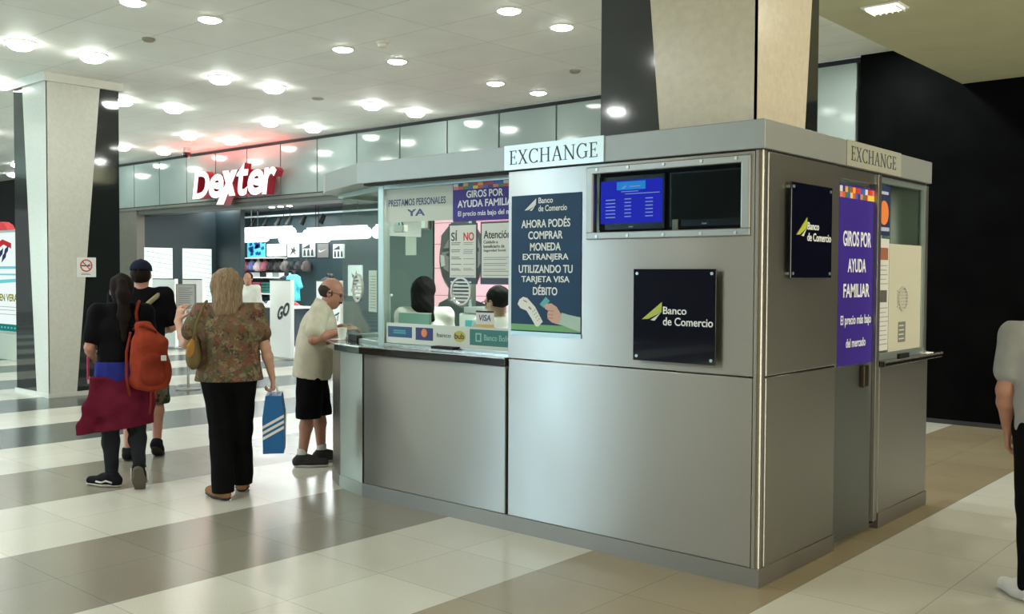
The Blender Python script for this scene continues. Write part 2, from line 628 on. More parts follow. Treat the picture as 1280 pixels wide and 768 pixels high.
def column(name, label, x0, y0, x1, y1, ztop, wb, wt, cap=True, zb=0.0):
    """x1, y0 is the corner wrapped in pale stone; wb and wt are its widths at foot and top"""
    c = thing(name, label, 'column', ((x0 + x1) / 2, (y0 + y1) / 2, zb))
    MB().box(x0, y0, zb + (0.06 if cap else 0), x1, y1, ztop).build('granite_core', M_GRAN, c)
    t = 0.012
    for (cx, cy, sx, sy) in ((x1, y0, -1, 1), (x0, y1, 1, -1)):
        m = MB()
        za = zb + (0.06 if cap else 0.0)
        f1 = Frame((cx, cy - sy * t, 0), (sx, 0, 0), (0, 0, 1), (0, sy, 0))
        m.prism([(-t, za), (wb, za), (wt, ztop), (-t, ztop)], 0, t, 0, f1)
        f2 = Frame((cx - sx * t, cy, 0), (0, sy, 0), (0, 0, 1), (sx, 0, 0))
        m.prism([(-t, za), (wb, za), (wt, ztop), (-t, ztop)], 0, t, 0, f2)
        m.build('stone_cladding', M_STONE_COOL_LIT if cap else M_STONE, c)
    if cap:
        MB().box(x0 - 0.05, y0 - 0.05, ztop - 0.11, x1 + 0.05, y1 + 0.05, ztop).build('capital', M_STONE2, c)
        MB().box(x0 - 0.02, y0 - 0.02, 0, x1 + 0.02, y1 + 0.02, 0.06).build('plinth', M_STONE2, c)
    return c


column('stone_column', 'square dark granite column with tapering pale stone corner and no-smoking sign', -11.67, 0.95, -10.65, 1.93, CEIL, 0.36, 0.72)
column('stone_column', 'square stone and granite column rising out of the exchange booth roof', -1.14, 0.13, -0.12, 0.92, CEIL, 0.36, 0.76, cap=False)

# downlights on their grid
M_BOWL = glow('downlight_glow', (248, 255, 246), DOWN_BOWL)
M_FLAT = glow('downlight_glow_flat', (250, 255, 244), DOWN_FLAT)
M_RING = mat('downlight_ring', (225, 225, 218), 0.3)


def downlight(kind):
    t = thing('ceiling_downlight', 'x', 'ceiling light', (0, 0, CEIL))
    r = 0.15 if kind == 'bowl' else 0.115
    MB().lathe([(r + 0.02, CEIL), (r + 0.02, CEIL - 0.012), (r, CEIL - 0.014), (r, CEIL)], seg=28).build('trim_ring', M_RING, t, smooth=False)
    if kind == 'bowl':
        MB().lathe([(r, CEIL - 0.002), (r, CEIL - 0.02), (r * 0.9, CEIL - 0.055), (r * 0.62, CEIL - 0.085), (0.01, CEIL - 0.095)], seg=28).build('diffuser', M_BOWL, t, smooth=True)
    else:
        MB().lathe([(r - 0.003, CEIL - 0.002), (r - 0.003, CEIL - 0.018), (r * 0.7, CEIL - 0.032), (0.01, CEIL - 0.036)], seg=28).build('diffuser', M_FLAT, t)
    return t


ORD = ['first', 'second', 'third', 'fourth', 'fifth', 'sixth', 'seventh', 'eighth', 'ninth', 'tenth']
protos = {}
rows = [-4.06, -6.62, -9.17, -11.82, -14.41, -16.96, -19.52, -22.08, -24.6]
for ri, x in enumerate(rows):
    kind = 'flat' if x > -8 else 'bowl'
    for yi, y in enumerate((6.13, 5.22, 3.43, 2.59, 0.86, 0.03)):
        v = Vector((x, y, CEIL)) - CAM_POS
        d = v.dot(_F)
        px, py = 640 + 1224 * v.dot(_R) / d, 384 - 1224 * v.dot(_U) / d
        if px < -30 or px > 1300 or py < -25:
            continue
        if kind in protos:
            t = copy_tree(protos[kind])
        else:
            t = protos[kind] = downlight(kind)
        t.location = (x, y, CEIL)
        look = 'flat round' if kind == 'flat' else 'bulging bright round'
        tag(t, f'{look} downlight, {ORD[yi]} from the shop fascia, {ORD[ri]} row from booth column',
            'ceiling light', 'flat downlights' if kind == 'flat' else 'bright bowl downlights')
# louvred lamp in the lower ceiling
t = thing('ceiling_downlight', 'louvred recessed lamp in the lower ceiling over the booth side', 'ceiling light', (-0.55, 3.1, 3.78))
MB().box(-0.7, 2.98, 3.765, -0.4, 3.22, 3.78).build('trim_frame', M_RING, t, bevel=0.004)
MB().box(-0.67, 3.01, 3.755, -0.43, 3.19, 3.766).build('diffuser', glow('louvre_glow', (255, 248, 228), 7), t)
lv = MB()
for k in range(6):
    lv.box(-0.665 + 0.047 * k, 3.0, 3.742, -0.66 + 0.047 * k, 3.2, 3.757)
lv.build('louvre', M_RING, t)

# detectors and a small dome camera on the ceiling
M_DET = mat('detector_plastic', (150, 146, 130), 0.5)
for (x, y, lab) in ((-7.89, 0.88, 'small disc detector on the ceiling nearest the pale column'),
                    (-5.3, 5.27, 'small disc detector on the ceiling close to the booth column')):
    o = MB().lathe([(0.07, CEIL), (0.07, CEIL - 0.02), (0.05, CEIL - 0.035), (0.01, CEIL - 0.037)], (x, y, 0), seg=20).build('smoke_detector', M_DET)
    tag(o, lab, 'detector')
o = MB().lathe([(0.075, CEIL), (0.075, CEIL - 0.02), (0.055, CEIL - 0.03), (0.05, CEIL - 0.06), (0.01, CEIL - 0.075)], (-6.01, 2.66, 0), seg=20).build('smoke_detector', mat('detector_white', (225, 222, 210), 0.4))
tag(o, 'white knob shaped detector between the flat ceiling lights', 'detector')
o = MB().lathe([(0.09, CEIL), (0.09, CEIL - 0.01), (0.06, CEIL - 0.02), (0.01, CEIL - 0.022)], (-9.44, 4.4, 0), seg=20).build('smoke_detector', M_DET)
tag(o, 'small flat detector between the bright bowl ceiling lights', 'detector')
t = thing('dome_camera', 'small dark dome camera hanging from the ceiling left of the red sign', 'camera', (-16.15, 6.2, CEIL))
MB().lathe([(0.08, CEIL), (0.08, CEIL - 0.1), (0.05, CEIL - 0.11)], (-16.15, 6.2, 0), seg=20).build('housing', mat('camera_housing', (190, 188, 180), 0.4), t)
MB().lathe([(0.085, CEIL - 0.11), (0.08, CEIL - 0.16), (0.05, CEIL - 0.2), (0.01, CEIL - 0.215)], (-16.15, 6.2, 0), seg=20).build('dome', mat('camera_dome', (24, 24, 26), 0.1), t, smooth=True)
# ------------------------------------------------------------------ the exchange booth
M_STEEL = steel('brushed_steel', (158, 156, 148), 0.28, 0.95)
M_STEELD = steel('brushed_steel_door', (132, 136, 132), 0.36, 0.9)
M_ALU = mat('painted_aluminium', (150, 154, 150), 0.42, 0.35, noise=0.02)
M_SIGNP = mat('sign_panel_cool_sheen', (200, 214, 210), 0.3, 0.35)  # pale blue tint takes in the cool reflection on this sign
M_DARK = mat('gap_black', (10, 10, 10), 0.7)
M_COUNTER = mat('counter_black_stone', (30, 28, 26), 0.12, noise=0.3, nscale=90, coat=0.4)
M_CEDGE = steel('counter_steel_edge', (200, 196, 186), 0.2, 0.4)
M_GLASS = glass('booth_glass')
M_POST = mat('window_post_metal', (176, 190, 184), 0.3, 0.7)
M_INT = mat('booth_inside_grey', (150, 154, 146), 0.6, noise=0.04)
M_WHITE = mat('white_laminate', (222, 226, 220), 0.4)

BX, BY = 0.0, 2.58                      # right face x = 0, far face y = 2.58
booth = thing('exchange_booth', 'stainless steel currency exchange booth built round the stone column', 'booth', (-1.9, 1.2, 0))
FR, SF = front(0.0), sideface(0.0)
T = 0.035
# ---- stainless panels of the front
zj = 1.115
MB().box(-1.765, 0.0, 0.1, -0.048, T, zj - 0.004).build('base_panel', M_STEEL, booth, bevel=0.006)
up = MB()
tv = (-1.095, 1.9, -0.118, 2.252)       # opening for the screens
up.box(-1.765, 0, zj + 0.004, tv[0], T, 2.305).box(tv[2], 0, zj + 0.004, -0.048, T, 2.305)
up.box(tv[0], 0, zj + 0.004, tv[2], T, tv[1]).box(tv[0], 0, tv[3], tv[2], T, 2.305)
up.box(-1.765, T, zj + 0.004, -1.745, 0.24, 2.305)
up.build('upper_panel', M_STEEL, booth, merge=True)
MB().box(-3.185, 0.0, 0.1, -1.785, T, 1.06).build('base_panel', M_STEEL, booth, bevel=0.006)
BASE_L = [(-3.2, 0.0), (-3.57, 0.085), (-3.89, 0.27), (-4.07, 0.56), (-4.1, 0.9), (-4.1, 2.1), (-3.7, 2.58), (-0.01, 2.58)]
MB().strip([(BASE_L[1][0] + 0.006, BASE_L[1][1] - 0.001), (BASE_L[0][0] - 0.006, BASE_L[0][1] + 0.002)][::-1], 0.1, 1.06, -T).build('base_panel', M_STEEL, booth)
for a, b_ in zip(BASE_L[1:], BASE_L[2:]):
    d = (Vector(b_) - Vector(a)).normalized() * 0.005
    MB().strip([(a[0] + d.x, a[1] + d.y), (b_[0] - d.x, b_[1] - d.y)], 0.1, 1.06 if b_ != BASE_L[-1] else 2.3, -T).build('base_panel', M_STEEL, booth)
# dark carcass behind the joints
MB().strip([(-0.02, 0.02)] + [(p[0] + 0.02, p[1] + 0.02) for p in BASE_L[:1]] + [(p[0] + 0.025, p[1] + 0.012) for p in BASE_L[1:4]], 0.02, 1.05, -0.03).build('carcass', M_DARK, booth)
# ---- rounded corner post
cp = MB()
arc = [(-0.045 + 0.0, 0.003)] + [(-0.005 + 0.0 - 0.022 + 0.022 * math.cos(a), 0.022 - 0.022 * math.sin(a) + 0.003) for a in [math.radians(v) for v in (90, 65, 40, 15, 0)]] + [(-0.005, 0.05), (-0.045, 0.05)]
cp.prism(arc, 0.1, 2.31)
cp.build('corner_post', M_STEEL, booth)
MB().box(-0.06, 0.014, 0.1, -0.01, 0.09, 2.31).build('carcass', M_DARK, booth)
# ---- right face
MB().box(-T, 0.058, 0.1, 0, 0.955, zj - 0.004).build('base_panel', M_STEEL, booth, bevel=0.006)
MB().box(-T, 0.058, zj + 0.004, 0, 0.955, 2.305).build('upper_panel', M_STEEL, booth, bevel=0.006)
MB().box(-T, 1.66, 0.1, 0, 2.575, 1.06).build('base_panel', M_STEEL, booth, bevel=0.006)
MB().box(-0.06, 1.58, 0.06, 0.004, 1.635, 2.305).build('door_post', M_STEEL, booth, bevel=0.004)
MB().box(-0.1, 0.06, 0.03, -0.04, 0.955, 2.3).build('carcass', M_DARK, booth)
MB().box(-0.07, 1.635, 0.03, -0.036, 2.57, 1.05).build('carcass', M_DARK, booth)
# door with the banner above its rail
MB().box(-0.06, 0.965, 0.025, -0.02, 1.575, 1.1).build('door', M_STEELD, booth, bevel=0.004)
door = booth.children[-1]
hd = MB()
hd.box(-0.02, 1.37, 0.95, 0.012, 1.45, 1.09)
hd.build('door_handle', mat('door_handle_dark', (70, 64, 54), 0.35, 0.8), door, bevel=0.008)
MB().box(-0.055, 0.99, 1.1, -0.045, 1.555, 2.24).build('door_glass', M_GLASS, door)
MB().box(-0.06, 0.955, 1.1, -0.005, 0.985, 2.3).build('door_post', M_STEEL, booth, bevel=0.003)
MB().box(-0.06, 0.985, 2.24, -0.01, 1.58, 2.305).build('lintel', M_STEEL, booth)
# ---- plinth
pl = MB()
pl.strip([(0.004, 0.955), (0.004, -0.004), (-3.2, -0.004), (-3.572, 0.081), (-3.894, 0.266), (-4.075, 0.56), (-4.104, 0.9)], 0.0, 0.1, -0.03)
M_PLINTH = steel('plinth_steel', (140, 136, 128), 0.42, 0.5)
pl.build('plinth', M_PLINTH, booth)
MB().strip([(0.004, 2.584), (0.004, 1.66)], 0.0, 0.1, -0.03).build('plinth', M_PLINTH, booth)
# ---- cornice with its overhanging left end
CORN = [(0.012, 2.56), (0.012, -0.012), (-3.25, -0.012), (-3.66, 0.15), (-4.02, 0.3), (-4.2, 0.42), (-4.28, 0.66), (-4.28, 2.2), (-3.8, 2.6)]
cz0, cz1 = 2.315, 2.468
co = MB()
co.prism([(p[0], p[1]) for p in CORN], cz0, cz1)
co.build('cornice', M_ALU, booth, bevel=0.004)
cornice = booth.children[-1]
MB().strip([(-0.012, 2.5), (-0.012, 0.012), (-3.2, 0.012)], 2.3, 2.316, -0.05).build('shadow_gap', M_DARK, booth)


def serif_word(mb, f, word, u0, v0, w, h, n0, n1, mi=0):
    """thin serif capitals drawn stroke by stroke: E X C H A N G"""
    TK, TN, SE = 0.105, 0.05, 0.04

    def bar(x0, y0, x1, y1, t):
        d = Vector((x1 - x0, y1 - y0)).normalized()
        nn = Vector((-d.y, d.x)) * t / 2
        return [(x0 - nn.x, y0 - nn.y), (x1 - nn.x, y1 - nn.y), (x1 + nn.x, y1 + nn.y), (x0 + nn.x, y0 + nn.y)]

    def rect(x0, y0, x1, y1):
        return [(x0, y0), (x1, y0), (x1, y1), (x0, y1)]

    def arc(cx, cy, rx, ry, a0, a1, n=16):
        out = []
        for k in range(n):
            q = []
            for a, s in ((a0 + (a1 - a0) * k / n, 1), (a0 + (a1 - a0) * (k + 1) / n, 1), (a0 + (a1 - a0) * (k + 1) / n, 0), (a0 + (a1 - a0) * k / n, 0)):
                a = math.radians(a)
                t = TN + (TK - TN) * abs(math.cos(a))
                q.append((cx + (rx - (0 if s else t)) * math.cos(a), cy + (ry - (0 if s else t)) * math.sin(a)))
            out.append(q)
        return out
    G = {
        'E': (0.62, [rect(0.1, 0, 0.1 + TK, 1), rect(0, 0, 0.58, TN), rect(0, 1 - TN, 0.56, 1), rect(0.2, 0.49, 0.44, 0.49 + TN),
                     rect(0.55, 0, 0.6, 0.2), rect(0.53, 0.82, 0.57, 1), rect(0.42, 0.4, 0.46, 0.63)]),
        'X': (0.82, [bar(0.12, 1, 0.7, 0, TK), bar(0.68, 1, 0.12, 0, TN), rect(0, 1 - SE, 0.28, 1), rect(0.54, 1 - SE, 0.8, 1), rect(0, 0, 0.26, SE), rect(0.54, 0, 0.84, SE)]),
        'C': (0.78, arc(0.43, 0.5, 0.43, 0.52, 48, 312) + [rect(0.69, 0.76, 0.73, 1.0), rect(0.69, 0.0, 0.72, 0.16)]),
        'H': (0.88, [rect(0.1, 0, 0.1 + TK, 1), rect(0.66, 0, 0.66 + TK, 1), rect(0.15, 0.48, 0.7, 0.48 + TN), rect(0, 0, 0.31, SE), rect(0, 1 - SE, 0.31, 1), rect(0.56, 0, 0.87, SE), rect(0.56, 1 - SE, 0.87, 1)]),
        'A': (0.84, [bar(0.1, 0, 0.42, 1, TN), bar(0.42, 1, 0.73, 0, TK), rect(0.2, 0.32, 0.62, 0.32 + TN), rect(0, 0, 0.24, SE), rect(0.58, 0, 0.88, SE)]),
        'N': (0.92, [rect(0.12, 0, 0.12 + TN, 1), rect(0.74, 0, 0.74 + TN, 1), bar(0.12, 1, 0.77, 0, TK), rect(0, 0, 0.28, SE), rect(0, 1 - SE, 0.2, 1), rect(0.62, 1 - SE, 0.9, 1)]),
        'G': (0.86, arc(0.43, 0.5, 0.43, 0.52, 48, 300) + [rect(0.66, 0.04, 0.66 + TK, 0.44), rect(0.56, 0.42, 0.86, 0.42 + SE), rect(0.69, 0.76, 0.73, 1.0)]),
    }
    total = sum(G[c][0] for c in word) + 0.1 * (len(word) - 1)
    s = w / total
    x = 0.0
    for c in word:
        for q in G[c][1]:
            mb.poly(f, [(u0 + (x + p[0]) * s, v0 + p[1] * h) for p in q], n0, n1, mi)
        x += G[c][0] + 0.1


M_ETCH = mat('sign_letter_grey', (52, 60, 62), 0.5)
sp = MB().box(-1.787, 2.316, 0.012, -1.009, 2.47, 0.02, 0, FR)
sp.build('sign_panel', M_SIGNP, cornice)
lt = MB()
serif_word(lt, FR, 'EXCHANGE', -1.742, 2.348, 0.69, 0.088, 0.02, 0.022)
lt.build('lettering', M_ETCH, cornice)
MB().box(1.035, 2.316, 0.012, 1.93, 2.47, 0.018, 0, SF).build('sign_panel', mat('sign_panel_dim_side', (176, 176, 160), 0.4, 0.3), cornice)  # duller copy of the front panel's colour, without its cool reflection
lt = MB()
serif_word(lt, SF, 'EXCHANGE', 1.095, 2.352, 0.74, 0.085, 0.018, 0.02)
lt.build('lettering', M_ETCH, cornice)

# ---- screen window bezel and its pane
bz = MB()
bz.box(-1.14, 1.862, 0.0, tv[2] + 0.048, tv[1] + 0.004, 0.014, 0, FR).box(-1.14, tv[3] - 0.004, 0.0, tv[2] + 0.048, 2.29, 0.014, 0, FR)
bz.box(-1.14, 1.9, 0.0, tv[0] + 0.004, 2.26, 0.014, 0, FR).box(tv[2] - 0.004, 1.9, 0.0, tv[2] + 0.048, 2.26, 0.014, 0, FR)
bz.build('screen_bezel', mat('bezel_metal', (150, 150, 142), 0.38, 0.85, noise=0.03), booth, bevel=0.006)
bezel = booth.children[-1]
for u in (-1.06, -0.84, -0.6, -0.36, -0.15):
    for v in (1.88, 2.273):
        MB().disc(FR, u, v, 0.009, 0.014, 0.019, seg=12).build('screw', M_POST, bezel)
MB().box(tv[0], 0.012, tv[1], tv[2], 0.016, tv[3]).build('screen_pane', glass('screen_glass', (226, 232, 232), 0.8), booth)
MB().box(tv[0] - 0.02, 0.105, tv[1] - 0.03, tv[2] + 0.02, 0.115, tv[3] + 0.03).build('recess_back', mat('recess_dark', (24, 24, 22), 0.6), booth)

# the two monitors behind the pane
M_TVB = mat('monitor_black', (14, 14, 15), 0.25)
m1 = thing('monitor', 'lit blue rate monitor behind the pane on the booth front', 'monitor', (-0.86, 0.07, 1.915))
MB().box(-1.09, 0.05, 1.915, -0.63, 0.085, 2.235).build('casing', M_TVB, m1, bevel=0.005)
MB().box(-1.076, 1.955, -0.0495, -0.645, 2.206, -0.0485, 0, FR).build('screen', glow('rates_blue', (44, 52, 214), 1.0), m1)
rt = MB()
MB().box(-0.96, 2.15, -0.0485, -0.76, 2.198, -0.048, 0, FR).build('heading_box', glow('rates_cyan', (52, 160, 250), 1.0), m1)
rt.poly(FR, [(-0.93, 2.158), (-0.905, 2.158), (-0.89, 2.178)], -0.048, -0.0477)
bars(rt, FR, -0.87, -0.79, [2.166], 0.005, -0.048, -0.0477)
bars(rt, FR, -0.93, -0.80, [2.138], 0.004, -0.0485, -0.048)
bars(rt, FR, -0.9, -0.66, [2.124], 0.004, -0.0485, -0.048, jitter=0.05)
for k in range(6):
    v = 2.092 - 0.0205 * k
    bars(rt, FR, -1.04, -0.965, [v], 0.0055, -0.0485, -0.048)
    bars(rt, FR, -0.905, -0.855, [v + 0.002], 0.0055, -0.0485, -0.048)
    bars(rt, FR, -0.76, -0.705, [v + 0.001], 0.0055, -0.0485, -0.048)
rt.build('rate_lines', glow('rates_text', (170, 190, 250), 0.9), m1)
MB().box(-0.875, 1.931, -0.05, -0.845, 1.938, -0.0488, 0, FR).build('emblem', mat('emblem_grey', (170, 170, 170), 0.3, 0.5), m1)
m2 = thing('monitor', 'dark switched-off monitor beside the lit blue rate monitor', 'monitor', (-0.37, 0.07, 1.92))
MB().box(-0.6, 0.05, 1.92, -0.135, 0.085, 2.235).build('casing', M_TVB, m2, bevel=0.005)
MB().box(-0.585, 1.962, -0.0495, -0.15, 2.22, -0.0485, 0, FR).build('screen', mat('screen_off', (26, 30, 30), 0.12), m2)
MB().box(-0.39, 1.934, -0.05, -0.36, 1.942, -0.0488, 0, FR).build('emblem', MATS['emblem_grey'], m2)
o = MB().box(-0.57, 1.905, -0.045, -0.535, 1.965, -0.035, 0, FR).build('paper_tag', mat('tag_paper', (196, 190, 170), 0.7))
tag(o, 'small pale paper tag between the two booth monitors', 'tag')

# ---- windows, counters
GL = [(-1.76, 0.2), (-3.19, 0.2), (-4.06, 0.517), (-4.09, 0.9), (-4.09, 2.1)]
wf = MB()
wf.box(-3.19, 0.175, 2.285, -1.76, 0.225, 2.316)
wf.build('window_frame', M_POST, booth)
MB().box(-3.19, 0.175, 1.1, -1.76, 0.225, 1.135).build('window_frame', M_POST, booth)
MB().box(-3.225, 0.17, 1.1, -3.16, 0.235, 2.316).build('window_post', M_POST, booth, bevel=0.006)
MB().box(-3.15, 0.195, 1.135, -1.76, 0.203, 2.286).build('window_glass', M_GLASS, booth)
winglass = booth.children[-1]
SL = MB().strip([(-3.225, 0.21), (-4.055, 0.512)], 1.13, 2.29, 0.008)
SL.build('window_glass', M_GLASS, booth)
endglass = booth.children[-1]
MB().strip([(-4.062, 0.53), (-4.088, 0.9)], 1.13, 2.29, 0.008).build('window_glass', M_GLASS, booth)
MB().strip([(-4.09, 0.92), (-4.09, 2.08)], 1.13, 2.29, 0.008).build('window_glass', M_GLASS, booth)
MB().strip([(-3.22, 0.205), (-4.06, 0.51), (-4.09, 0.9), (-4.09, 2.1)], 1.1, 1.14, 0.03).build('window_frame', M_POST, booth)
MB().strip([(-3.22, 0.205), (-4.06, 0.51), (-4.09, 0.9), (-4.09, 2.1)], 2.28, 2.316, 0.03).build('window_frame', M_POST, booth)
MB().box(-4.04, 0.97, 1.985, -4.02, 1.37, 2.28).build('blind', M_WHITE, booth)
MB().box(-4.1, 2.07, 1.1, -4.06, 2.13, 2.316).build('window_post', M_POST, booth)
# counter along the front and round the left end
CT = [(-1.775, -0.028), (-3.21, -0.028), (-3.6, 0.055), (-3.93, 0.235), (-4.13, 0.54), (-4.16, 0.9), (-4.16, 2.1)]
ci = [(-1.775, 0.5), (-3.1, 0.5), (-3.6, 0.7), (-3.66, 2.1)]
ct = MB()
ct.prism(CT + ci[::-1], 1.062, 1.118)
ct.build('counter', M_COUNTER, booth, bevel=0.006)
counter = booth.children[-1]
MB().strip(CT, 1.108, 1.1195, -0.004).build('counter_edge', M_CEDGE, counter)
MB().box(-3.12, 0.11, 1.118, -1.77, 0.165, 1.127).build('counter_edge', M_CEDGE, counter)
# coin trays let into the foot of the glass
MB().box(-2.6, 0.12, 1.118, -2.38, 0.19, 1.145).build('coin_tray', M_DARK, counter)
f45 = Frame((-3.225, 0.21, 0), (-0.94, 0.342, 0), (0, 0, 1), (-0.342, -0.94, 0))
MB().box(0.42, 1.12, 0.005, 0.62, 1.165, 0.05, 0, f45).build('coin_tray', M_DARK, counter)
# right window and its counter
MB().box(-0.04, 1.64, 1.14, -0.034, 2.5, 2.27).build('window_glass', M_GLASS, booth)
wr = MB()
wr.box(-0.06, 1.635, 2.265, -0.02, 2.55, 2.305).box(-0.06, 1.635, 1.1, -0.02, 2.55, 1.14).box(-0.06, 2.5, 1.14, -0.02, 2.54, 2.265)
wr.build('window_frame', M_POST, booth)
MB().box(-0.35, 1.645, 1.062, 0.04, 2.78, 1.1).build('counter', M_COUNTER, booth, bevel=0.006)
rc = booth.children[-1]
MB().box(0.036, 1.645, 1.088, 0.042, 2.78, 1.1).build('counter_edge', M_CEDGE, rc)
MB().box(-0.03, 2.02, 1.1, 0.0, 2.2, 1.125).build('coin_tray', M_DARK, rc)
# inside: back wall, desk, ceiling lamp
MB().box(-3.6, 2.5, 0.0, -0.04, 2.54, 2.31).build('inner_wall', M_INT, booth)
MB().box(-1.7, 0.95, 0.0, -1.66, 2.5, 2.31).build('inner_wall', M_INT, booth)
MB().box(-3.0, 0.06, 0.0, -1.8, 0.1, 1.06).build('inner_wall', M_INT, booth)
area('booth_inside_lamp', (-2.7, 1.2, 2.28), 0.9, 46, (0.95, 1.0, 0.96), (0, 0, -1), 'RECTANGLE', 0.3)
area('booth_inside_lamp_side', (-0.7, 1.9, 2.28), 0.5, 14, (1.0, 0.97, 0.85), (0, 0, -1), 'RECTANGLE', 0.3)
cl = thing('ceiling_strip_light', 'white strip light under the booth roof', 'light', (-2.7, 1.2, 2.28))
MB().box(-3.2, 1.1, 2.295, -2.2, 1.3, 2.315).build('housing', M_WHITE, cl)
MB().box(-3.17, 1.12, 2.285, -2.23, 1.28, 2.296).build('diffuser', glow('strip_glow', (236, 255, 246), 3.0), cl)
# ------------------------------------------------------------------ posters, plaques and notices on the booth
M_NAVY = mat('poster_blue', (22, 60, 92), 0.5, spec=0.25, noise=0.12, nscale=5)
M_PTXT = mat('poster_white', (226, 230, 228), 0.5)
M_PGRN = mat('poster_green', (104, 164, 96), 0.4)
M_SAIL = mat('logo_green', (176, 186, 60), 0.4)
M_SAILW = mat('logo_pale', (216, 220, 214), 0.4)
M_PUR = mat('banner_purple', (58, 38, 134), 0.5, spec=0.25)
M_INK = mat('print_ink', (34, 38, 44), 0.6)
M_INKN = mat('print_navy', (44, 52, 110), 0.5)
M_INKR = mat('print_red', (196, 60, 56), 0.6)
M_PAPER = mat('notice_paper', (214, 216, 208), 0.6)
M_GREYINK = mat('print_grey', (128, 132, 132), 0.6)


def sail(mb, f, u, v, s, mi_a=0, mi_b=1):
    """the two tone sail mark of the bank: a long pale wedge over a short one"""
    mb.poly(f, [(u, v), (u + 0.95 * s, v + 0.72 * s), (u + 0.93 * s, v + 0.3 * s), (u + 0.3 * s, v + 0.02 * s)], 0.001, 0.003, mi_a)
    mb.poly(f, [(u + 0.42 * s, v - 0.02 * s), (u + 0.62 * s, v - 0.04 * s), (u + 0.97 * s, v + 0.36 * s), (u + 0.93 * s, v + 0.3 * s)], 0.003, 0.004, mi_b)


# big blue poster in its slim holder
pf = Frame((-1.736, 0, 1.29), (1, 0, 0), (0, 0, 1), (0, -1, 0))
po = thing('advert_poster', 'tall dark blue poster of white capitals with a card reader and hand', 'poster', (-1.457, 0, 1.29))
MB().box(0, 0, 0.001, 0.556, 0.86, 0.005, 0, pf).build('sheet', M_NAVY, po)
f = Frame(pf(0, 0, 0.005), pf.u, pf.v, pf.n)
MB().box(0, 0.012, 0, 0.556, 0.05, 0.001, 0, f).build('green_band', M_PGRN, po)
g = MB()
sail(g, f, 0.11, 0.765, 0.1, 0, 0)
g.build('logo', M_SAILW, po)
tx = MB()
tx.text(f, 'Banco', 0.222, 0.805, 0.115, 0.036, 0, 0.001, bold=0.012)
tx.text(f, 'de Comercio', 0.222, 0.755, 0.225, 0.038, 0, 0.001, bold=0.012)
for s_, w_, y_ in (('AHORA PODÉS', 0.39, 0.655), ('COMPRAR', 0.275, 0.583), ('MONEDA', 0.245, 0.511), ('EXTRANJERA', 0.365, 0.443), ('UTILIZANDO TU', 0.43, 0.373), ('TARJETA VISA', 0.385, 0.304), ('DÉBITO', 0.195, 0.235)):
    acc = 'É' in s_
    tx.text(f, s_, 0.278, y_, w_, 0.063 if acc else 0.05, 0, 0.001, bold=0.018, center=True)
tx.build('lettering', M_PTXT, po)
cr = MB()
body = [(0.055, 0.175), (0.07, 0.205), (0.1, 0.222), (0.135, 0.215), (0.2, 0.16), (0.25, 0.085), (0.262, 0.07), (0.225, 0.038), (0.205, 0.04), (0.175, 0.08), (0.13, 0.135), (0.08, 0.15)]
cr.poly(f, body, 0.0, 0.0012)
cr.build('card_reader_picture', mat('reader_white', (222, 222, 214), 0.5), po)
cr = MB()
cr.poly(f, [(0.1, 0.205), (0.128, 0.195), (0.138, 0.185), (0.11, 0.193)], 0.0012, 0.0018)
cr.poly(f, [(0.15, 0.165), (0.172, 0.148), (0.165, 0.14), (0.144, 0.156)], 0.0012, 0.0018)
for i in range(4):
    for j in range(3):
        u, v = 0.178 + 0.013 * i + 0.013 * j, 0.128 - 0.018 * i + 0.009 * j
        cr.box(u, v, 0.0012, u + 0.008, v + 0.006, 0.0018, 0, f)
cr.build('card_reader_keys', M_GREYINK, po)
hp = MB()
hp.poly(f, [(0.27, 0.17), (0.292, 0.182), (0.33, 0.186), (0.372, 0.165), (0.41, 0.118), (0.4, 0.07), (0.37, 0.06), (0.335, 0.068), (0.302, 0.09), (0.298, 0.118), (0.306, 0.14), (0.282, 0.15)], 0.0012, 0.002)
hp.build('hand_picture', mat('hand_print_skin', (206, 164, 146), 0.6), po)
hp = MB()
for (a, b_) in (((0.305, 0.14), (0.35, 0.135)), ((0.3, 0.116), (0.345, 0.112)), ((0.305, 0.094), (0.345, 0.092))):
    hp.poly(f, [(a[0], a[1]), (b_[0], b_[1]), (b_[0], b_[1] + 0.004), (a[0], a[1] + 0.003)], 0.002, 0.0024)
hp.build('finger_lines', mat('hand_print_crease', (150, 104, 90), 0.6), po)
MB().poly(f, [(0.375, 0.06), (0.412, 0.13), (0.47, 0.118), (0.556, 0.106), (0.556, 0.018), (0.5, 0.03), (0.43, 0.05)], 0.001, 0.0018).build('cuff_picture', mat('cuff_print', (170, 196, 184), 0.6), po)
MB().poly(f, [(0.236, 0.178), (0.285, 0.225), (0.318, 0.2), (0.27, 0.156)], 0.0004, 0.0011).build('bank_card_picture', mat('bank_card_print', (86, 168, 176), 0.5), po)
hl = MB().box(-0.004, -0.022, 0.0, 0.56, 0.004, 0.008, 0, pf)
hl.build('holder_strip', M_POST, po)


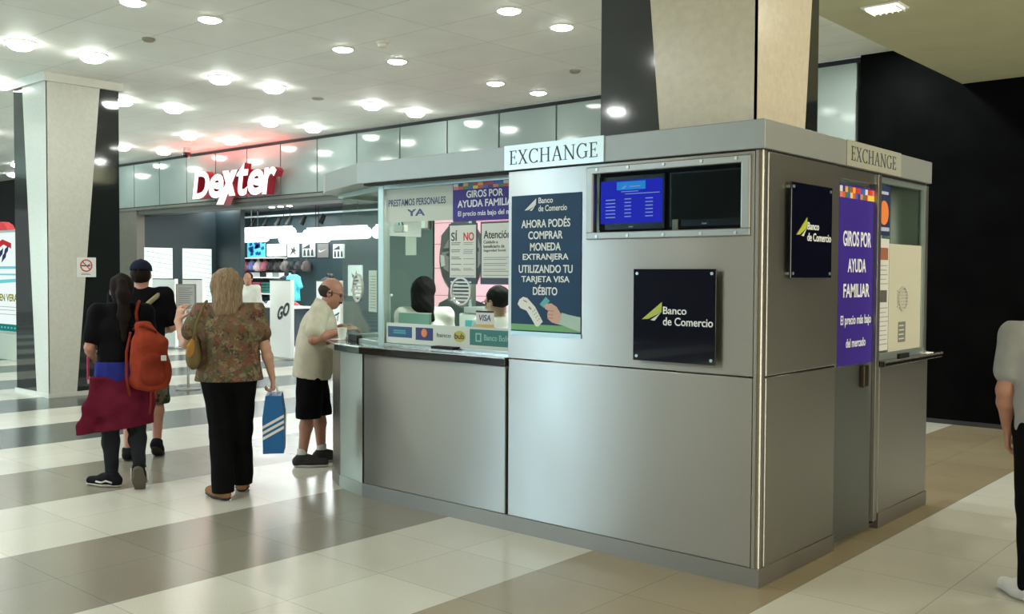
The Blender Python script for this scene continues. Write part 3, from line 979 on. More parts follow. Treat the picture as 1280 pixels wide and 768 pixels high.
def plaque(label, f, loc):
    t = thing('wall_plaque', label, 'plaque', loc)
    MB().box(0, 0, 0.03, 0.53, 0.52, 0.04, 0, f).build('board', mat('plaque_navy', (14, 15, 30), 0.07, coat=0.5), t, bevel=0.002)
    g2 = Frame(f(0, 0, 0.04), f.u, f.v, f.n)
    m = MB()
    sail(m, g2, 0.06, 0.235, 0.14)
    m.build('logo', [M_SAIL, M_SAILW], t)
    x = MB()
    x.text(g2, 'Banco', 0.2, 0.268, 0.15, 0.042, 0, 0.002, bold=0.012)
    x.text(g2, 'de Comercio', 0.2, 0.205, 0.315, 0.046, 0, 0.002, bold=0.012)
    x.build('lettering', M_PTXT, t)
    for (u, v) in ((0.025, 0.025), (0.505, 0.025), (0.025, 0.495), (0.505, 0.495)):
        MB().disc(f, u, v, 0.009, 0.0, 0.044, seg=14).build('standoff', M_POST, t)
    return t


plaque('square navy plaque with green sail mark on the booth front', Frame((-0.777, 0, 1.167), (1, 0, 0), (0, 0, 1), (0, -1, 0)), (-0.512, 0, 1.167))
plaque('square dark plaque on the booth side between corner post and purple banner', Frame((0, 0.25, 1.64), (0, 1, 0), (0, 0, 1), (1, 0, 0)), (0, 0.51, 1.64))

FLAGS = [(60, 120, 70), (200, 60, 50), (226, 200, 80), (70, 90, 170), (214, 214, 206), (204, 90, 60), (190, 50, 50), (230, 160, 90), (40, 60, 110), (216, 120, 110)]


def flags(t, f, u0, u1, v0, v1, n0):
    rnd = random.Random(5)
    m = MB()
    n = 14
    for k in range(n):
        a, b_ = u0 + (u1 - u0) * k / n, u0 + (u1 - u0) * (k + 1) / n
        for j in range(2):
            c0, c1 = v0 + (v1 - v0) * j / 2, v0 + (v1 - v0) * (j + 1) / 2
            m.box(a, c0, n0, b_, c1, n0 + 0.001, rnd.randrange(len(FLAGS)), f)
    m.build('flag_border', [mat('flag_%d' % i, c, 0.5) for i, c in enumerate(FLAGS)], t)


# purple banner on the side door
f = Frame((-0.03, 1.03, 1.1), (0, 1, 0), (0, 0, 1), (1, 0, 0))
t = thing('remittance_banner', 'tall purple banner hung down the booth side door', 'banner', (-0.04, 1.27, 1.105))
MB().box(0.0, 0.0, 0.002, 0.56, 1.11, 0.006, 0, f).build('sheet', M_PUR, t)
flags(t, f, 0.005, 0.555, 1.03, 1.1, 0.006)
x = MB()
x.text(f, 'GIROS POR', 0.285, 0.735, 0.44, 0.095, 0.006, 0.007, bold=0.02, center=True)
x.text(f, 'AYUDA', 0.285, 0.575, 0.285, 0.085, 0.006, 0.007, bold=0.02, center=True)
x.text(f, 'FAMILIAR', 0.285, 0.42, 0.41, 0.085, 0.006, 0.007, bold=0.02, center=True)
x.text(f, 'El precio más bajo', 0.285, 0.235, 0.48, 0.075, 0.006, 0.007, bold=0.015, center=True)
x.text(f, 'del mercado', 0.285, 0.11, 0.31, 0.055, 0.006, 0.007, bold=0.015, center=True)
x.build('lettering', M_PTXT, t)

# notices behind the big front window (glass at y = 0.2)
gy = 0.192
f = Frame((0, gy, 0), (1, 0, 0), (0, 0, 1), (0, -1, 0))
t = thing('loan_banner', 'wide frosted white strip with navy capitals across the top of the teller window', 'banner', (-2.85, gy, 2.05))
MB().box(-3.15, 2.035, 0, -2.455, 2.28, 0.002, 0, f).build('sheet', mat('frosted_strip', (190, 196, 184), 0.5), t)
x = MB()
x.text(f, 'PRESTAMOS PERSONALES', -2.825, 2.153, 0.6, 0.05, 0.002, 0.003, bold=0.012, center=True)
x.text(f, 'YA', -2.83, 2.075, 0.19, 0.05, 0.002, 0.003, bold=0.03, center=True)
x.build('lettering', M_INKN, t)
t = thing('remittance_poster', 'purple landscape poster with a flag border in the teller window', 'poster', (-2.23, gy, 1.99))
MB().box(-2.45, 2.02, 0.002, -1.78, 2.285, 0.005, 0, f).build('sheet', M_PUR, t)
flags(t, f, -2.445, -1.79, 2.24, 2.282, 0.005)
x = MB()
x.text(f, 'GIROS POR', -2.15, 2.18, 0.34, 0.05, 0.005, 0.006, bold=0.02, center=True)
x.text(f, 'AYUDA FAMILIAR', -2.13, 2.115, 0.55, 0.05, 0.005, 0.006, bold=0.02, center=True)
x.text(f, 'El precio más bajo del mercado', -2.09, 2.045, 0.62, 0.045, 0.005, 0.006, bold=0.01, center=True)
x.build('lettering', M_PTXT, t)


def notice(label, u0, u1, v0, v1):
    t = thing('framed_notice', label, 'notice', ((u0 + u1) / 2, gy, v0))
    MB().box(u0, v0, 0.002, u1, v1, 0.006, 0, f).build('frame', mat('notice_frame_navy', (26, 28, 46), 0.4), t)
    MB().box(u0 + 0.012, v0 + 0.045, 0.006, u1 - 0.012, v1 - 0.012, 0.007, 0, f).build('sheet', M_PAPER, t)
    return t


NX = 0.06
t = notice('framed notice with yes and no columns in the teller window', -2.49, -2.215, 1.585, 2.005)
x = MB()
x.text(f, 'SÍ', -2.465, 1.885, 0.06, 0.075, 0.007, 0.008, bold=0.01)
bars(x, f, -2.465, -2.365, [1.87, 1.858, 1.82, 1.808, 1.77, 1.758, 1.72, 1.69, 1.68], 0.004, 0.007, 0.008)
x.build('lettering', M_INK, t)
x = MB()
x.text(f, 'NO', -2.345, 1.885, 0.1, 0.058, 0.007, 0.008, bold=0.025)
x.build('red_lettering', M_INKR, t)
x = MB()
bars(x, f, -2.345, -2.240, [1.87, 1.858, 1.82, 1.808, 1.796, 1.758, 1.72, 1.69, 1.68], 0.004, 0.007, 0.008)
bars(x, f, -2.465, -2.240, [1.64], 0.004, 0.007, 0.008, 0.0)
x.build('small_print', M_GREYINK, t)
t = notice('framed notice headed with a warning beside the steel panel', -2.185, -1.87, 1.585, 2.01)
x = MB()
x.text(f, 'Atención', -2.155, 1.895, 0.245, 0.055, 0.007, 0.008, bold=0.012)
for s_, y_, w_ in (('Cuidado a', 1.862, 0.13), ('beneficiario de', 1.832, 0.19), ('Seguridad Social', 1.802, 0.2)):
    x.text(f, s_, -2.155, y_, w_, 0.022, 0.007, 0.008, bold=0.01)
x.build('lettering', M_INK, t)
x = MB()
bars(x, f, -2.155, -1.91, [1.765, 1.752, 1.725, 1.712, 1.685, 1.672, 1.645], 0.004, 0.007, 0.008)
x.build('small_print', M_GREYINK, t)

# low white strip of partner logos along the foot of the glass
t = thing('logo_strip', 'long white strip of bank logos along the foot of the teller window', 'sign', (-2.45, gy, 1.135))
MB().box(-3.15, 1.14, 0, -1.77, 1.29, 0.003, 0, f).build('sheet', mat('strip_white', (206, 214, 204), 0.5), t)
MB().box(-3.13, 1.185, 0.003, -2.87, 1.265, 0.004, 0, f).build('blue_logo', mat('logo_blue', (32, 74, 120), 0.4), t)
x = MB()
bars(x, f, -3.07, -2.93, [1.212, 1.228], 0.012, 0.004, 0.005, 0.1)
x.build('blue_logo_mark', mat('logo_teal', (60, 150, 150), 0.4), t)
MB().box(-2.83, 1.175, 0.003, -2.65, 1.265, 0.004, 0, f).build('navy_logo', mat('logo_navy', (34, 36, 96), 0.4), t)
x = MB().disc(f, -2.74, 1.228, 0.03, 0.004, 0.005)
x.build('orange_disc', mat('logo_orange', (226, 130, 70), 0.4), t)
x = MB()
x.text(f, 'banco', -2.61, 1.205, 0.14, 0.03, 0.003, 0.004, bold=0.008)
x.build('lettering', M_INK, t)
MB().disc(f, -2.385, 1.218, 0.058, 0.003, 0.004, ry=0.04).build('yellow_disc', mat('logo_yellow', (190, 178, 70), 0.4), t)
x = MB()
x.text(f, 'bub', -2.43, 1.2, 0.09, 0.04, 0.004, 0.005, bold=0.012)
x.build('lettering', M_INK, t)
MB().box(-2.285, 1.165, 0.003, -1.78, 1.275, 0.004, 0, f).build('green_logo', mat('logo_green_bank', (44, 116, 106), 0.4), t)
x = MB()
x.box(-2.23, 1.19, 0.004, -2.175, 1.25, 0.005, 0, f)
x.text(f, 'Banco Bolivariano', -2.15, 1.202, 0.36, 0.04, 0.004, 0.005, bold=0.01)
x.build('lettering', mat('logo_pale_green', (150, 196, 186), 0.5), t)
x = MB().box(-2.218, 1.2, 0.005, -2.187, 1.24, 0.0055, 0, f)
x.build('emblem', MATS['logo_green_bank'], t)
t = thing('card_sticker', 'white card payment sticker above the green bank logo', 'sticker', (-2.17, gy, 1.29))
MB().box(-2.225, 1.293, 0.003, -2.06, 1.405, 0.005, 0, f).build('sheet', M_PAPER, t)
MB().box(-2.225, 1.392, 0.005, -2.06, 1.405, 0.006, 0, f).build('top_band', M_INK, t)
MB().box(-2.225, 1.293, 0.005, -2.06, 1.312, 0.006, 0, f).build('gold_band', mat('gold_band', (206, 168, 80), 0.4), t)
x = MB()
x.text(f, 'VISA', -2.143, 1.335, 0.11, 0.042, 0.005, 0.006, bold=0.015, shear=0.15, center=True)
x.build('lettering', M_INKN, t)

# round speaking grilles in the glass
M_GRIL = mat('grille_chrome', (200, 197, 186), 0.3, 0.25)


def grille(label, f, u, v, r):
    t = thing('speaking_grille', label, 'grille', f(u, v, 0))
    m = MB()
    m.ring(f, u, v, r * 0.86, r, -0.005, 0.012)
    m.build('rim', M_GRIL, t)
    m = MB()
    for k in range(6):
        y = -0.62 * r + 0.25 * r * k
        hw = math.sqrt(max(0.01, (0.86 * r) ** 2 - y * y))
        m.box(u - hw, v + y - r * 0.06, 0.0, u + hw, v + y + r * 0.06, 0.008, 0, f)
    m.build('slats', M_GRIL, t)
    return t


grille('round slatted speaking grille in the wide teller window', f, -2.37, 1.535, 0.1)
grille('slatted speaking grille in the angled end pane of the booth', f45, 0.52, 1.54, 0.115)
t = thing('price_list', 'narrow white typed list stuck on the angled end pane', 'notice', f45(0.18, 1.38, 0.004))
MB().box(0.1, 1.36, 0.002, 0.27, 1.68, 0.004, 0, f45).build('sheet', mat('list_paper', (205, 216, 204), 0.6), t)
x = MB()
bars(x, f45, 0.12, 0.25, [1.39 + 0.022 * k for k in range(12)], 0.005, 0.004, 0.005)
x.build('small_print', M_GREYINK, t)
# hinged glass bracket and rod under the cornice at the left end
t = thing('monitor_bracket', 'slanting pale metal bracket hanging inside the angled end pane', 'bracket', (-3.6, 0.6, 2.31))
MB().lathe([(0.05, 2.31), (0.05, 2.28), (0.02, 2.26)], (-3.58, 0.62, 0), seg=16).build('ceiling_plate', M_GRIL, t)
MB().tube([(-3.6, 0.62, 2.27), (-3.42, 0.58, 2.02)], 0.016).tube([(-3.56, 0.6, 2.27), (-3.39, 0.57, 2.04)], 0.012).build('arm', M_POST, t)
MB().box(-3.47, 0.55, 1.985, -3.36, 0.6, 2.045).build('clamp', M_GRIL, t, bevel=0.006)
t = thing('microphone', 'white bent microphone stem on the counter behind the end pane', 'microphone', (-3.75, 0.75, 1.118))
MB().lathe([(0.05, 1.118), (0.05, 1.13), (0.02, 1.14)], (-3.75, 0.75, 0), seg=18).build('base', M_WHITE, t)
MB().tube([(-3.75, 0.75, 1.13), (-3.75, 0.75, 1.4), (-3.72, 0.72, 1.47), (-3.62, 0.66, 1.48)], 0.012).build('stem', M_WHITE, t, smooth=True)
t = thing('paper_cup', 'white paper slips and cup at the counter end by the bald man', 'cup', (-4.0, 0.4, 1.118))
MB().lathe([(0.03, 1.118), (0.04, 1.21), (0.036, 1.21), (0.028, 1.13)], (-3.93, 0.4, 0), seg=18).build('cup', M_WHITE, t)
MB().box(-3.98, 0.32, 1.118, -3.86, 0.4, 1.122).build('slip', M_PAPER, t)

# right hand window stickers
fs = sideface(-0.032)
t = thing('card_sticker', 'navy sticker with an orange disc at the top of the side window', 'sticker', fs(1.8, 1.88, 0))
MB().box(1.66, 1.92, 0.0, 1.87, 2.25, 0.003, 0, fs).build('sheet', mat('sticker_navy', (44, 54, 88), 0.4), t)
MB().disc(fs, 1.765, 2.07, 0.08, 0.003, 0.004).build('orange_disc', MATS['logo_orange'], t)
x = MB()
bars(x, fs, 1.69, 1.84, [2.19], 0.02, 0.003, 0.004, 0.05)
bars(x, fs, 1.67, 1.86, [1.95], 0.025, 0.003, 0.004, 0.05)
x.build('small_print', mat('sticker_pale', (170, 176, 196), 0.5), t)
t = thing('side_notice', 'tall white paper of small print in the booth side window', 'notice', fs(1.8, 1.16, 0))
MB().box(1.66, 1.16, 0.0, 1.87, 1.9, 0.002, 0, fs).build('sheet', mat('side_paper', (196, 196, 188), 0.6), t)
MB().box(1.7, 1.76, 0.002, 1.85, 1.84, 0.003, 0, fs).build('picture', mat('notice_red_box', (150, 92, 70), 0.5), t)
MB().box(1.7, 1.48, 0.002, 1.84, 1.56, 0.003, 0, fs).build('picture', mat('notice_dark_box', (84, 84, 78), 0.5), t)
x = MB()
bars(x, fs, 1.7, 1.87, [1.2 + 0.03 * k for k in range(9)] + [1.6 + 0.03 * k for k in range(5)], 0.005, 0.002, 0.003)
x.build('small_print', M_GREYINK, t)
t = thing('window_film', 'beige frosted film over the lower half of the booth side window', 'film', fs(2.18, 1.16, 0))
MB().box(1.88, 1.145, -0.001, 2.495, 1.87, 0.001, 0, fs).build('sheet', mat('beige_film', (186, 184, 164), 0.45), t)
grille('dim slatted speaking grille in the booth side window', fs, 2.13, 1.5, 0.085)
t = thing('code_notice', 'small square notice low in the booth side window', 'notice', fs(2.1, 1.2, 0))
MB().box(2.06, 1.2, 0.0, 2.2, 1.34, 0.002, 0, fs).build('sheet', mat('code_grey', (110, 112, 104), 0.6), t)
x = MB()
bars(x, fs, 2.075, 2.18, [1.22, 1.25, 1.28, 1.31], 0.008, 0.002, 0.003)
x.build('small_print', MATS['side_paper'], t)
t = thing('blind_panel', 'green tinted slanted panel inside the booth side window', 'panel', (-0.3, 2.1, 1.87))
MB().box(0, 0, 0, 0.42, 0.42, 0.01, 0, Frame((-0.14, 2.04, 1.86), (-0.25, 0.97, 0), (0, 0, 1))).build('sheet', mat('green_panel', (86, 126, 116), 0.2), t)
t = thing('receipt_slip', 'crumpled white receipt slip on the side counter', 'paper', (-0.02, 2.6, 1.1))
MB().poly(Frame((-0.05, 2.5, 1.1), (1, 0, 0), (0, 1, 0)), [(0, 0), (0.06, 0.01), (0.07, 0.14), (0.02, 0.16), (-0.01, 0.07)], 0.0, 0.004).build('slip', mat('receipt_white', (230, 230, 226), 0.6), t)
# ------------------------------------------------------------------ the sports shop behind
M_WBOARD = mat('white_board', (232, 236, 232), 0.4)
M_RAKE = mat('pale_rake_line', (206, 214, 210), 0.5)
# big illuminated sign: one part per letter
sg = thing('shop_sign', 'glowing white and dark red slanted letters over the sports shop', 'sign', (-15, 6.5, 3.2))
M_LFACE = glow('sign_face_white', (255, 248, 244), 1.5)
M_LRET = mat('sign_return_red', (136, 24, 40), 0.4, emit=(190, 20, 36), strength=0.12)
fsig = Frame((0, 6.5, 0), (1, 0, 0), (0, 0, 1), (0, -1, 0))


def sign_letter(ch, x0, x1, z0, z1, shear=0.18, bold=0.03, pts=None):
    m = MB()
    if pts:
        for p in pts:
            m.poly(fsig, p, -0.17, -0.004)
    else:
        m.text(fsig, ch, x0, z0, x1 - x0, z1 - z0, -0.17, -0.004, bold=bold, shear=shear)
    r = m.build('letter', M_LRET, sg)
    m = MB()
    if pts:
        for i, p in enumerate(pts):
            m.poly(fsig, p, -0.003, 0.004 + 0.002 * i)
    else:
        m.text(fsig, ch, x0, z0, x1 - x0, z1 - z0, -0.003, 0.004, bold=bold, shear=shear)
    m.build('letter_face', M_LFACE, r)


sign_letter('D', -16.449, -15.80, 3.224, 3.80)
sign_letter('e', -15.815, -15.27, 3.205, 3.70)
sign_letter('x', 0, 0, 0, 0, pts=[[(-15.535, 3.07), (-15.28, 3.06), (-14.765, 3.743), (-14.98, 3.741)],
                                  [(-15.3, 3.746), (-15.08, 3.742), (-14.85, 3.225), (-15.06, 3.225)]])
sign_letter('t', -14.80, -14.39, 3.206, 3.86, bold=0.02)
sign_letter('e', -14.41, -13.87, 3.2, 3.705)
sign_letter('r', -13.92, -13.45, 3.2, 3.72, bold=0.02)
for k in range(3):                               # red lights added above the letters, for the ceiling glow
    area('sign_red_uplight', (-16.1 + 1.1 * k, 6.4, 3.9), 1.0, 11, (1.0, 0.10, 0.09), (0, 0, 1), 'RECTANGLE', 0.16)
MB().box(-16.3, 6.67, 3.36, -13.95, 6.798, 3.42).build('mounting_rail', M_LRET, sg)

# raked posters on the side wall
fw = Frame((-19.4, 0, 0), (0, 1, 0), (0, 0, 1), (1, 0, 0))
for (y0, y1, lab) in ((6.98, 7.7, 'tall white poster with slanting pale lines nearest the shop corner'),
                      (7.97, 8.76, 'tall white poster with slanting pale lines deeper inside the shop')):
    t = thing('wall_poster', lab, 'poster', (-19.4, (y0 + y1) / 2, 0.4))
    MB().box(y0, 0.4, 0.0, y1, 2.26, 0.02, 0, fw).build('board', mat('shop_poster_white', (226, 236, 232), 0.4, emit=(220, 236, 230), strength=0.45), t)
    m = MB()
    for k in range(16):
        z = 0.42 + k * 0.11
        m.poly(fw, [(y0 + 0.01, z + 0.1), (y1 - 0.01, z), (y1 - 0.01, z + 0.018), (y0 + 0.01, z + 0.118)], 0.02, 0.022)
    m.build('raked_lines', M_RAKE, t)

# theft detection gates along the threshold
gates = [(-18.34, -17.36, 'S', 0.78, 1.05, 0.75, 'white entrance gate panel behind the man in the cap'),
         (-17.05, -16.25, None, 0, 0, 0, 'white entrance gate panel behind the paper sign stand'),
         (-13.83, -13.14, 'GO', 0.74, 1.0, 0.5, 'white entrance gate panel lettered in slanting black by the floral blouse woman'),
         (-12.36, -11.66, 'ACT', 0.72, 0.96, 0.62, 'white entrance gate panel behind the bald man')]
for (x0, x1, s_, z0, z1, fx, lab) in gates:
    t = thing('entrance_gate', lab, 'security gate', ((x0 + x1) / 2, 6.64, 0))
    MB().box(x0, 6.6, 0.03, x1, 6.68, 1.53).build('panel', mat('gate_white', (248, 249, 247), 0.3, noise=0.02, nscale=30), t, bevel=0.012)
    MB().box(x0 - 0.03, 6.56, 0, x1 + 0.03, 6.72, 0.03).build('base', mat('gate_base', (180, 182, 178), 0.4), t, bevel=0.006)
    MB().box(x0 + 0.02, 6.597, 1.515, x1 - 0.02, 6.683, 1.536).build('top_edge', mat('gate_edge', (70, 74, 76), 0.4), t)
    if s_:
        fg = Frame((0, 6.599, 0), Vector((1, 0, 0.35)), (0, 0, 1), (0, -1, 0))
        fg.u = Vector((1, 0, 0.38))
        w = x1 - x0
        m = MB()
        u = x0 + w * fx if s_ != 'GO' else x0 + 0.26
        m.text(fg, s_, u, z0 - 0.38 * u, (x1 - 0.02 - u) if s_ != 'GO' else 0.38, 0.15 if s_ == 'ACT' else 0.24, 0, 0.003, bold=0.03, shear=0.2)
        m.build('lettering', mat('gate_ink', (40, 44, 46), 0.5), t)
        if s_ == 'GO':
            m = MB()
            m.text(fg, s_, u + 0.018, z0 - 0.38 * u - 0.014, 0.38, 0.24, -0.001, 0.002, bold=0.03, shear=0.2)
            m.build('letter_shade', mat('gate_ink_grey', (150, 154, 154), 0.5), t)

# suspended luminous tubes
for i, (x0, x1, y, z, r) in enumerate(((-21.6, -19.4, 10.4, 2.62, 0.13), (-19.9, -17.7, 10.0, 2.68, 0.13), (-19.2, -17.2, 10.7, 2.55, 0.11), (-17.6, -15.2, 10.3, 2.62, 0.14), (-15.0, -12.6, 10.3, 2.62, 0.14))):
    t = thing('tube_lamp', ['thick glowing white tube lamp at the outer end of the shop', 'thick glowing white tube lamp above the shop artworks', 'thick glowing white tube lamp hanging lowest over the dark shelves', 'thick glowing white tube lamp over the bald man', 'thick glowing white tube lamp seen through the booth end pane'][i], 'lamp', ((x0 + x1) / 2, y, z))
    MB().tube([(x0, y, z), (x0 + 0.05, y, z), (x1 - 0.05, y, z), (x1, y, z)], [r * 0.7, r, r, r * 0.7], 16).build('tube', glow('tube_white', (244, 255, 252), 3.6), t, smooth=True)
    MB().box(x0 + 0.1, y - 0.05, z + r * 0.8, x1 - 0.1, y + 0.05, z + r + 0.04).build('housing', M_WBOARD, t)
    MB().tube([(x0 + 0.4, y, z + r), (x0 + 0.4, y, 3.35)], 0.008).tube([(x1 - 0.4, y, z + r), (x1 - 0.4, y, 3.35)], 0.008).build('cables', M_GAP, t)
area('shop_fill_lamp', (-19.3, 9.6, 3.3), 1.5, 170, (0.93, 1, 0.98), (0, 0, -1), 'RECTANGLE', 2.0)
area('shop_fill_lamp', (-15.0, 9.2, 3.3), 2.5, 290, (0.93, 1, 0.98), (0, 0, -1), 'RECTANGLE', 2.0)
area('shop_fill_lamp', (-11.6, 9.2, 3.3), 2.0, 170, (0.93, 1, 0.98), (0, 0, -1), 'RECTANGLE', 2.0)

# lighting track with spots, and shop downlights
t = thing('lighting_track', 'thin pale ceiling track holding the dark shop spotlights', 'track', (-19, 11.0, 3.22))
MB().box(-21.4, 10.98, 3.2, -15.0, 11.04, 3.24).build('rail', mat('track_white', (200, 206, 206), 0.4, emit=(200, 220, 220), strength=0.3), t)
MB().tube([(-21.2, 11.0, 3.24), (-21.2, 11.0, 3.36)], 0.01).tube([(-15.2, 11.0, 3.24), (-15.2, 11.0, 3.36)], 0.01).build('hangers', M_GAP, t)
spot0 = None
for i, x in enumerate((-20.9, -20.3, -19.7, -19.2, -18.6, -17.8)):
    lab = f'black spotlight on the shop ceiling track, {ORD[i]} from its outer end'
    if spot0 is None:
        spot0 = thing('track_spotlight', lab, 'spotlight', (x, 11.0, 3.2), 0, 'shop track spotlights')
        MB().tube([(x, 11, 3.2), (x, 11, 3.1)], 0.02).build('stem', M_GAP, spot0)
        MB().tube([(x + 0.05, 11.0, 3.16), (x, 10.9, 2.94)], [0.05, 0.075], 14).build('lamp_head', M_GAP, spot0)
    else:
        s2 = copy_tree(spot0)
        s2.location = (x, 11.0, 3.2)
        tag(s2, lab, 'spotlight', 'shop track spotlights')
dl0 = None
for i, (x, y, lab) in enumerate(((-18.9, 7.9, 'tiny shop ceiling spot nearest the dark partition'), (-17.3, 7.9, 'tiny shop ceiling spot above the raised letter x'), (-15.4, 7.7, 'tiny shop ceiling spot left of the clustered three'),
                                 (-14.6, 7.2, 'left one of three clustered tiny shop ceiling spots'), (-14.3, 7.2, 'middle one of three clustered tiny shop ceiling spots'), (-14.0, 7.2, 'right one of three clustered tiny shop ceiling spots'))):
    z = 3.36 if y > 7.3 else 3.02
    if dl0 is None:
        dl0 = MB().lathe([(0.06, 0.0), (0.06, -0.012), (0.02, -0.02)], (0, 0, 0), seg=14).build('shop_spot', glow('shop_spot_glow', (255, 252, 240), 10))
        o = dl0
    else:
        o = dl0.copy()
        COL.objects.link(o)
    o.location = (x, y, z)
    tag(o, lab, 'ceiling spot', 'tiny shop ceiling spots')

# artworks along the back wall
YB = 11.3
fb = Frame((0, YB, 0), (1, 0, 0), (0, 0, 1), (0, -1, 0))
rnd = random.Random(11)


def picture(label, x0, x1, z0, z1, rgb, kind, em=0.25):
    t = thing('wall_picture', label, 'picture', ((x0 + x1) / 2, YB, z0))
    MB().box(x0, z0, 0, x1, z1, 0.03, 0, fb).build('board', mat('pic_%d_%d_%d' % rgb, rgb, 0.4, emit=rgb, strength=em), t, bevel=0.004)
    m = MB()
    w, h = x1 - x0, z1 - z0
    if kind == 'blobs':
        for k in range(16):
            a, b_ = x0 + w * (0.08 + 0.8 * rnd.random()), z0 + h * (0.1 + 0.75 * rnd.random())
            m.poly(fb, [(a, b_), (a + 0.14, b_ + 0.03), (a + 0.1, b_ + 0.12), (a - 0.03, b_ + 0.07)], 0.03, 0.032)
        mm = mat('pic_blue', (40, 96, 176), 0.4)
    elif kind == 'swoosh':
        m.poly(fb, [(x0 + w * 0.12, z0 + h * 0.48), (x0 + w * 0.2, z0 + h * 0.38), (x0 + w * 0.35, z0 + h * 0.4), (x0 + w * 0.92, z0 + h * 0.62), (x0 + w * 0.34, z0 + h * 0.48), (x0 + w * 0.22, z0 + h * 0.5), (x0 + w * 0.2, z0 + h * 0.6)], 0.03, 0.032)
        mm = M_WBOARD
    elif kind == 'figure':
        c = x0 + w * 0.5
        m.poly(fb, [(c - w * 0.3, z0 + h * 0.1), (c - w * 0.1, z0 + h * 0.5), (c - w * 0.25, z0 + h * 0.75), (c, z0 + h * 0.62), (c + w * 0.1, z0 + h * 0.85), (c + w * 0.16, z0 + h * 0.6), (c + w * 0.3, z0 + h * 0.45), (c + w * 0.12, z0 + h * 0.4), (c + w * 0.3, z0 + h * 0.12), (c, z0 + h * 0.36)], 0.03, 0.032)
        mm = mat('pic_ink', (60, 66, 66), 0.5)
    elif kind == 'three':
        for k in range(3):
            u = x0 + w * (0.1 + 0.3 * k)
            m.poly(fb, [(u, z0 + h * 0.08), (u + w * 0.2, z0 + h * 0.08), (u + w * 0.16, z0 + h * 0.45), (u + w * 0.1, z0 + h * 0.55), (u + w * 0.02, z0 + h * 0.45)], 0.03, 0.032)
        m.poly(fb, [(c0 + x0, z0 + h * 0.6) for c0 in (0, 0.001)] + [(x0 + w * 0.6, z0 + h * 0.9), (x0 + w * 0.62, z0 + h * 0.6)], 0.03, 0.032)
        mm = mat('pic_ink', (60, 66, 66), 0.5)
    else:
        return t
    m.build('print', mm, t)
    return t


picture('cyan and blue splashed artwork under the white tube lamp', -21.6, -20.75, 2.1, 2.56, (90, 206, 226), 'blobs', 0.5)
picture('plain glowing white panel between two shop artworks', -20.65, -19.78, 2.14, 2.47, (244, 246, 244), 'none', 0.9)
picture('white shop artwork with a dark leaping figure', -19.7, -19.2, 2.1, 2.46, (216, 220, 218), 'figure')
picture('grey shop artwork with three dark standing figures', -19.05, -18.5, 2.1, 2.48, (188, 194, 194), 'three')
picture('mid grey shop artwork with a white curved tick', -18.4, -17.95, 2.08, 2.44, (128, 126, 122), 'swoosh')
picture('pale shop artwork with shoe shapes beside the curved tick', -17.75, -17.3, 2.06, 2.42, (220, 224, 222), 'three')
picture('tall white picture with dark figure lower on the shop wall', -17.15, -16.6, 1.1, 1.88, (222, 224, 222), 'figure')

# wall shelves and goods
def shelf(label, x0, x1, z, d=0.45):
    t = thing('wall_shelf', label, 'shelf', ((x0 + x1) / 2, YB, z))
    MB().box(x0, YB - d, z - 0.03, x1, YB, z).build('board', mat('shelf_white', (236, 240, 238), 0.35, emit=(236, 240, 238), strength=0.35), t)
    m = MB()
    for k in range(3):
        x = x0 + (x1 - x0) * (0.1 + 0.4 * k)
        m.box(x, YB - d * 0.8, z - 0.12, x + 0.02, YB, z - 0.03)
    m.build('bracket', M_GAP, t)
    return t


shelf('white shop shelf above the hanging bags', -21.5, -19.75, 2.1, 0.35)
shelf('white shop shelf holding the shoe boxes', -21.6, -19.2, 1.56)
shelf('white shop shelf holding folded red and green clothes', -21.8, -19.6, 1.12)
shelf('white shop shelf holding folded blue clothes', -21.8, -19.6, 0.62)
bagcols = [((214, 96, 100), 'coral'), ((120, 130, 190), 'lilac blue'), ((226, 206, 206), 'pale pink'), ((190, 110, 120), 'dusty rose'), ((40, 42, 46), 'black'), ((64, 62, 62), 'charcoal'), ((110, 104, 100), 'warm grey'), ((30, 32, 34), 'jet black'), ((52, 54, 58), 'slate'), ((96, 86, 84), 'brown grey')]
for i, (c, nm) in enumerate(bagcols):
    x = -21.5 + 0.31 * i
    t = thing('sports_bag', f'{nm} sports bag hanging in the row on the shop back wall', 'bag', (x, YB - 0.15, 1.72))
    ty = 'bag_%d' % i
    MB().tube([(x, YB - 0.14, 1.72), (x, YB - 0.14, 1.76), (x, YB - 0.14, 1.94), (x, YB - 0.14, 2.0)], [0.09, 0.135, 0.12, 0.05], 14).build('bag_body', mat(ty, c, 0.6), t, smooth=True)
    MB().tube([(x - 0.05, YB - 0.16, 1.98), (x - 0.03, YB - 0.16, 2.05), (x + 0.03, YB - 0.16, 2.05), (x + 0.05, YB - 0.16, 1.98)], 0.012).build('handle', mat(ty, c, 0.6), t)
    MB().box(x - 0.06, YB - 0.285, 1.78, x + 0.06, YB - 0.262, 1.88).build('pocket', mat(ty + '_pocket', tuple(min(255, v + 24) for v in c), 0.6), t)
boxc = [(230, 230, 226), (60, 62, 64), (226, 226, 222), (200, 204, 204), (40, 42, 44), (232, 234, 230), (150, 156, 158), (228, 230, 228)]
for i, c in enumerate(boxc):
    x = -21.5 + 0.29 * i
    t = thing('shoe_box', f'{["white", "dark grey", "off white", "pale grey", "black", "bright white", "mid grey", "end white"][i]} shoe box on the shelf under the bags', 'box', (x, YB - 0.25, 1.56))
    MB().box(x - 0.13, YB - 0.38, 1.561, x + 0.13, YB - 0.1, 1.655).build('carton', mat('box_%d_%d' % (c[0], c[1]), c, 0.6), t)
    MB().box(x - 0.135, YB - 0.385, 1.655, x + 0.135, YB - 0.095, 1.685).build('lid', mat('box_%d_%d' % (c[0], c[1]), c, 0.6), t)
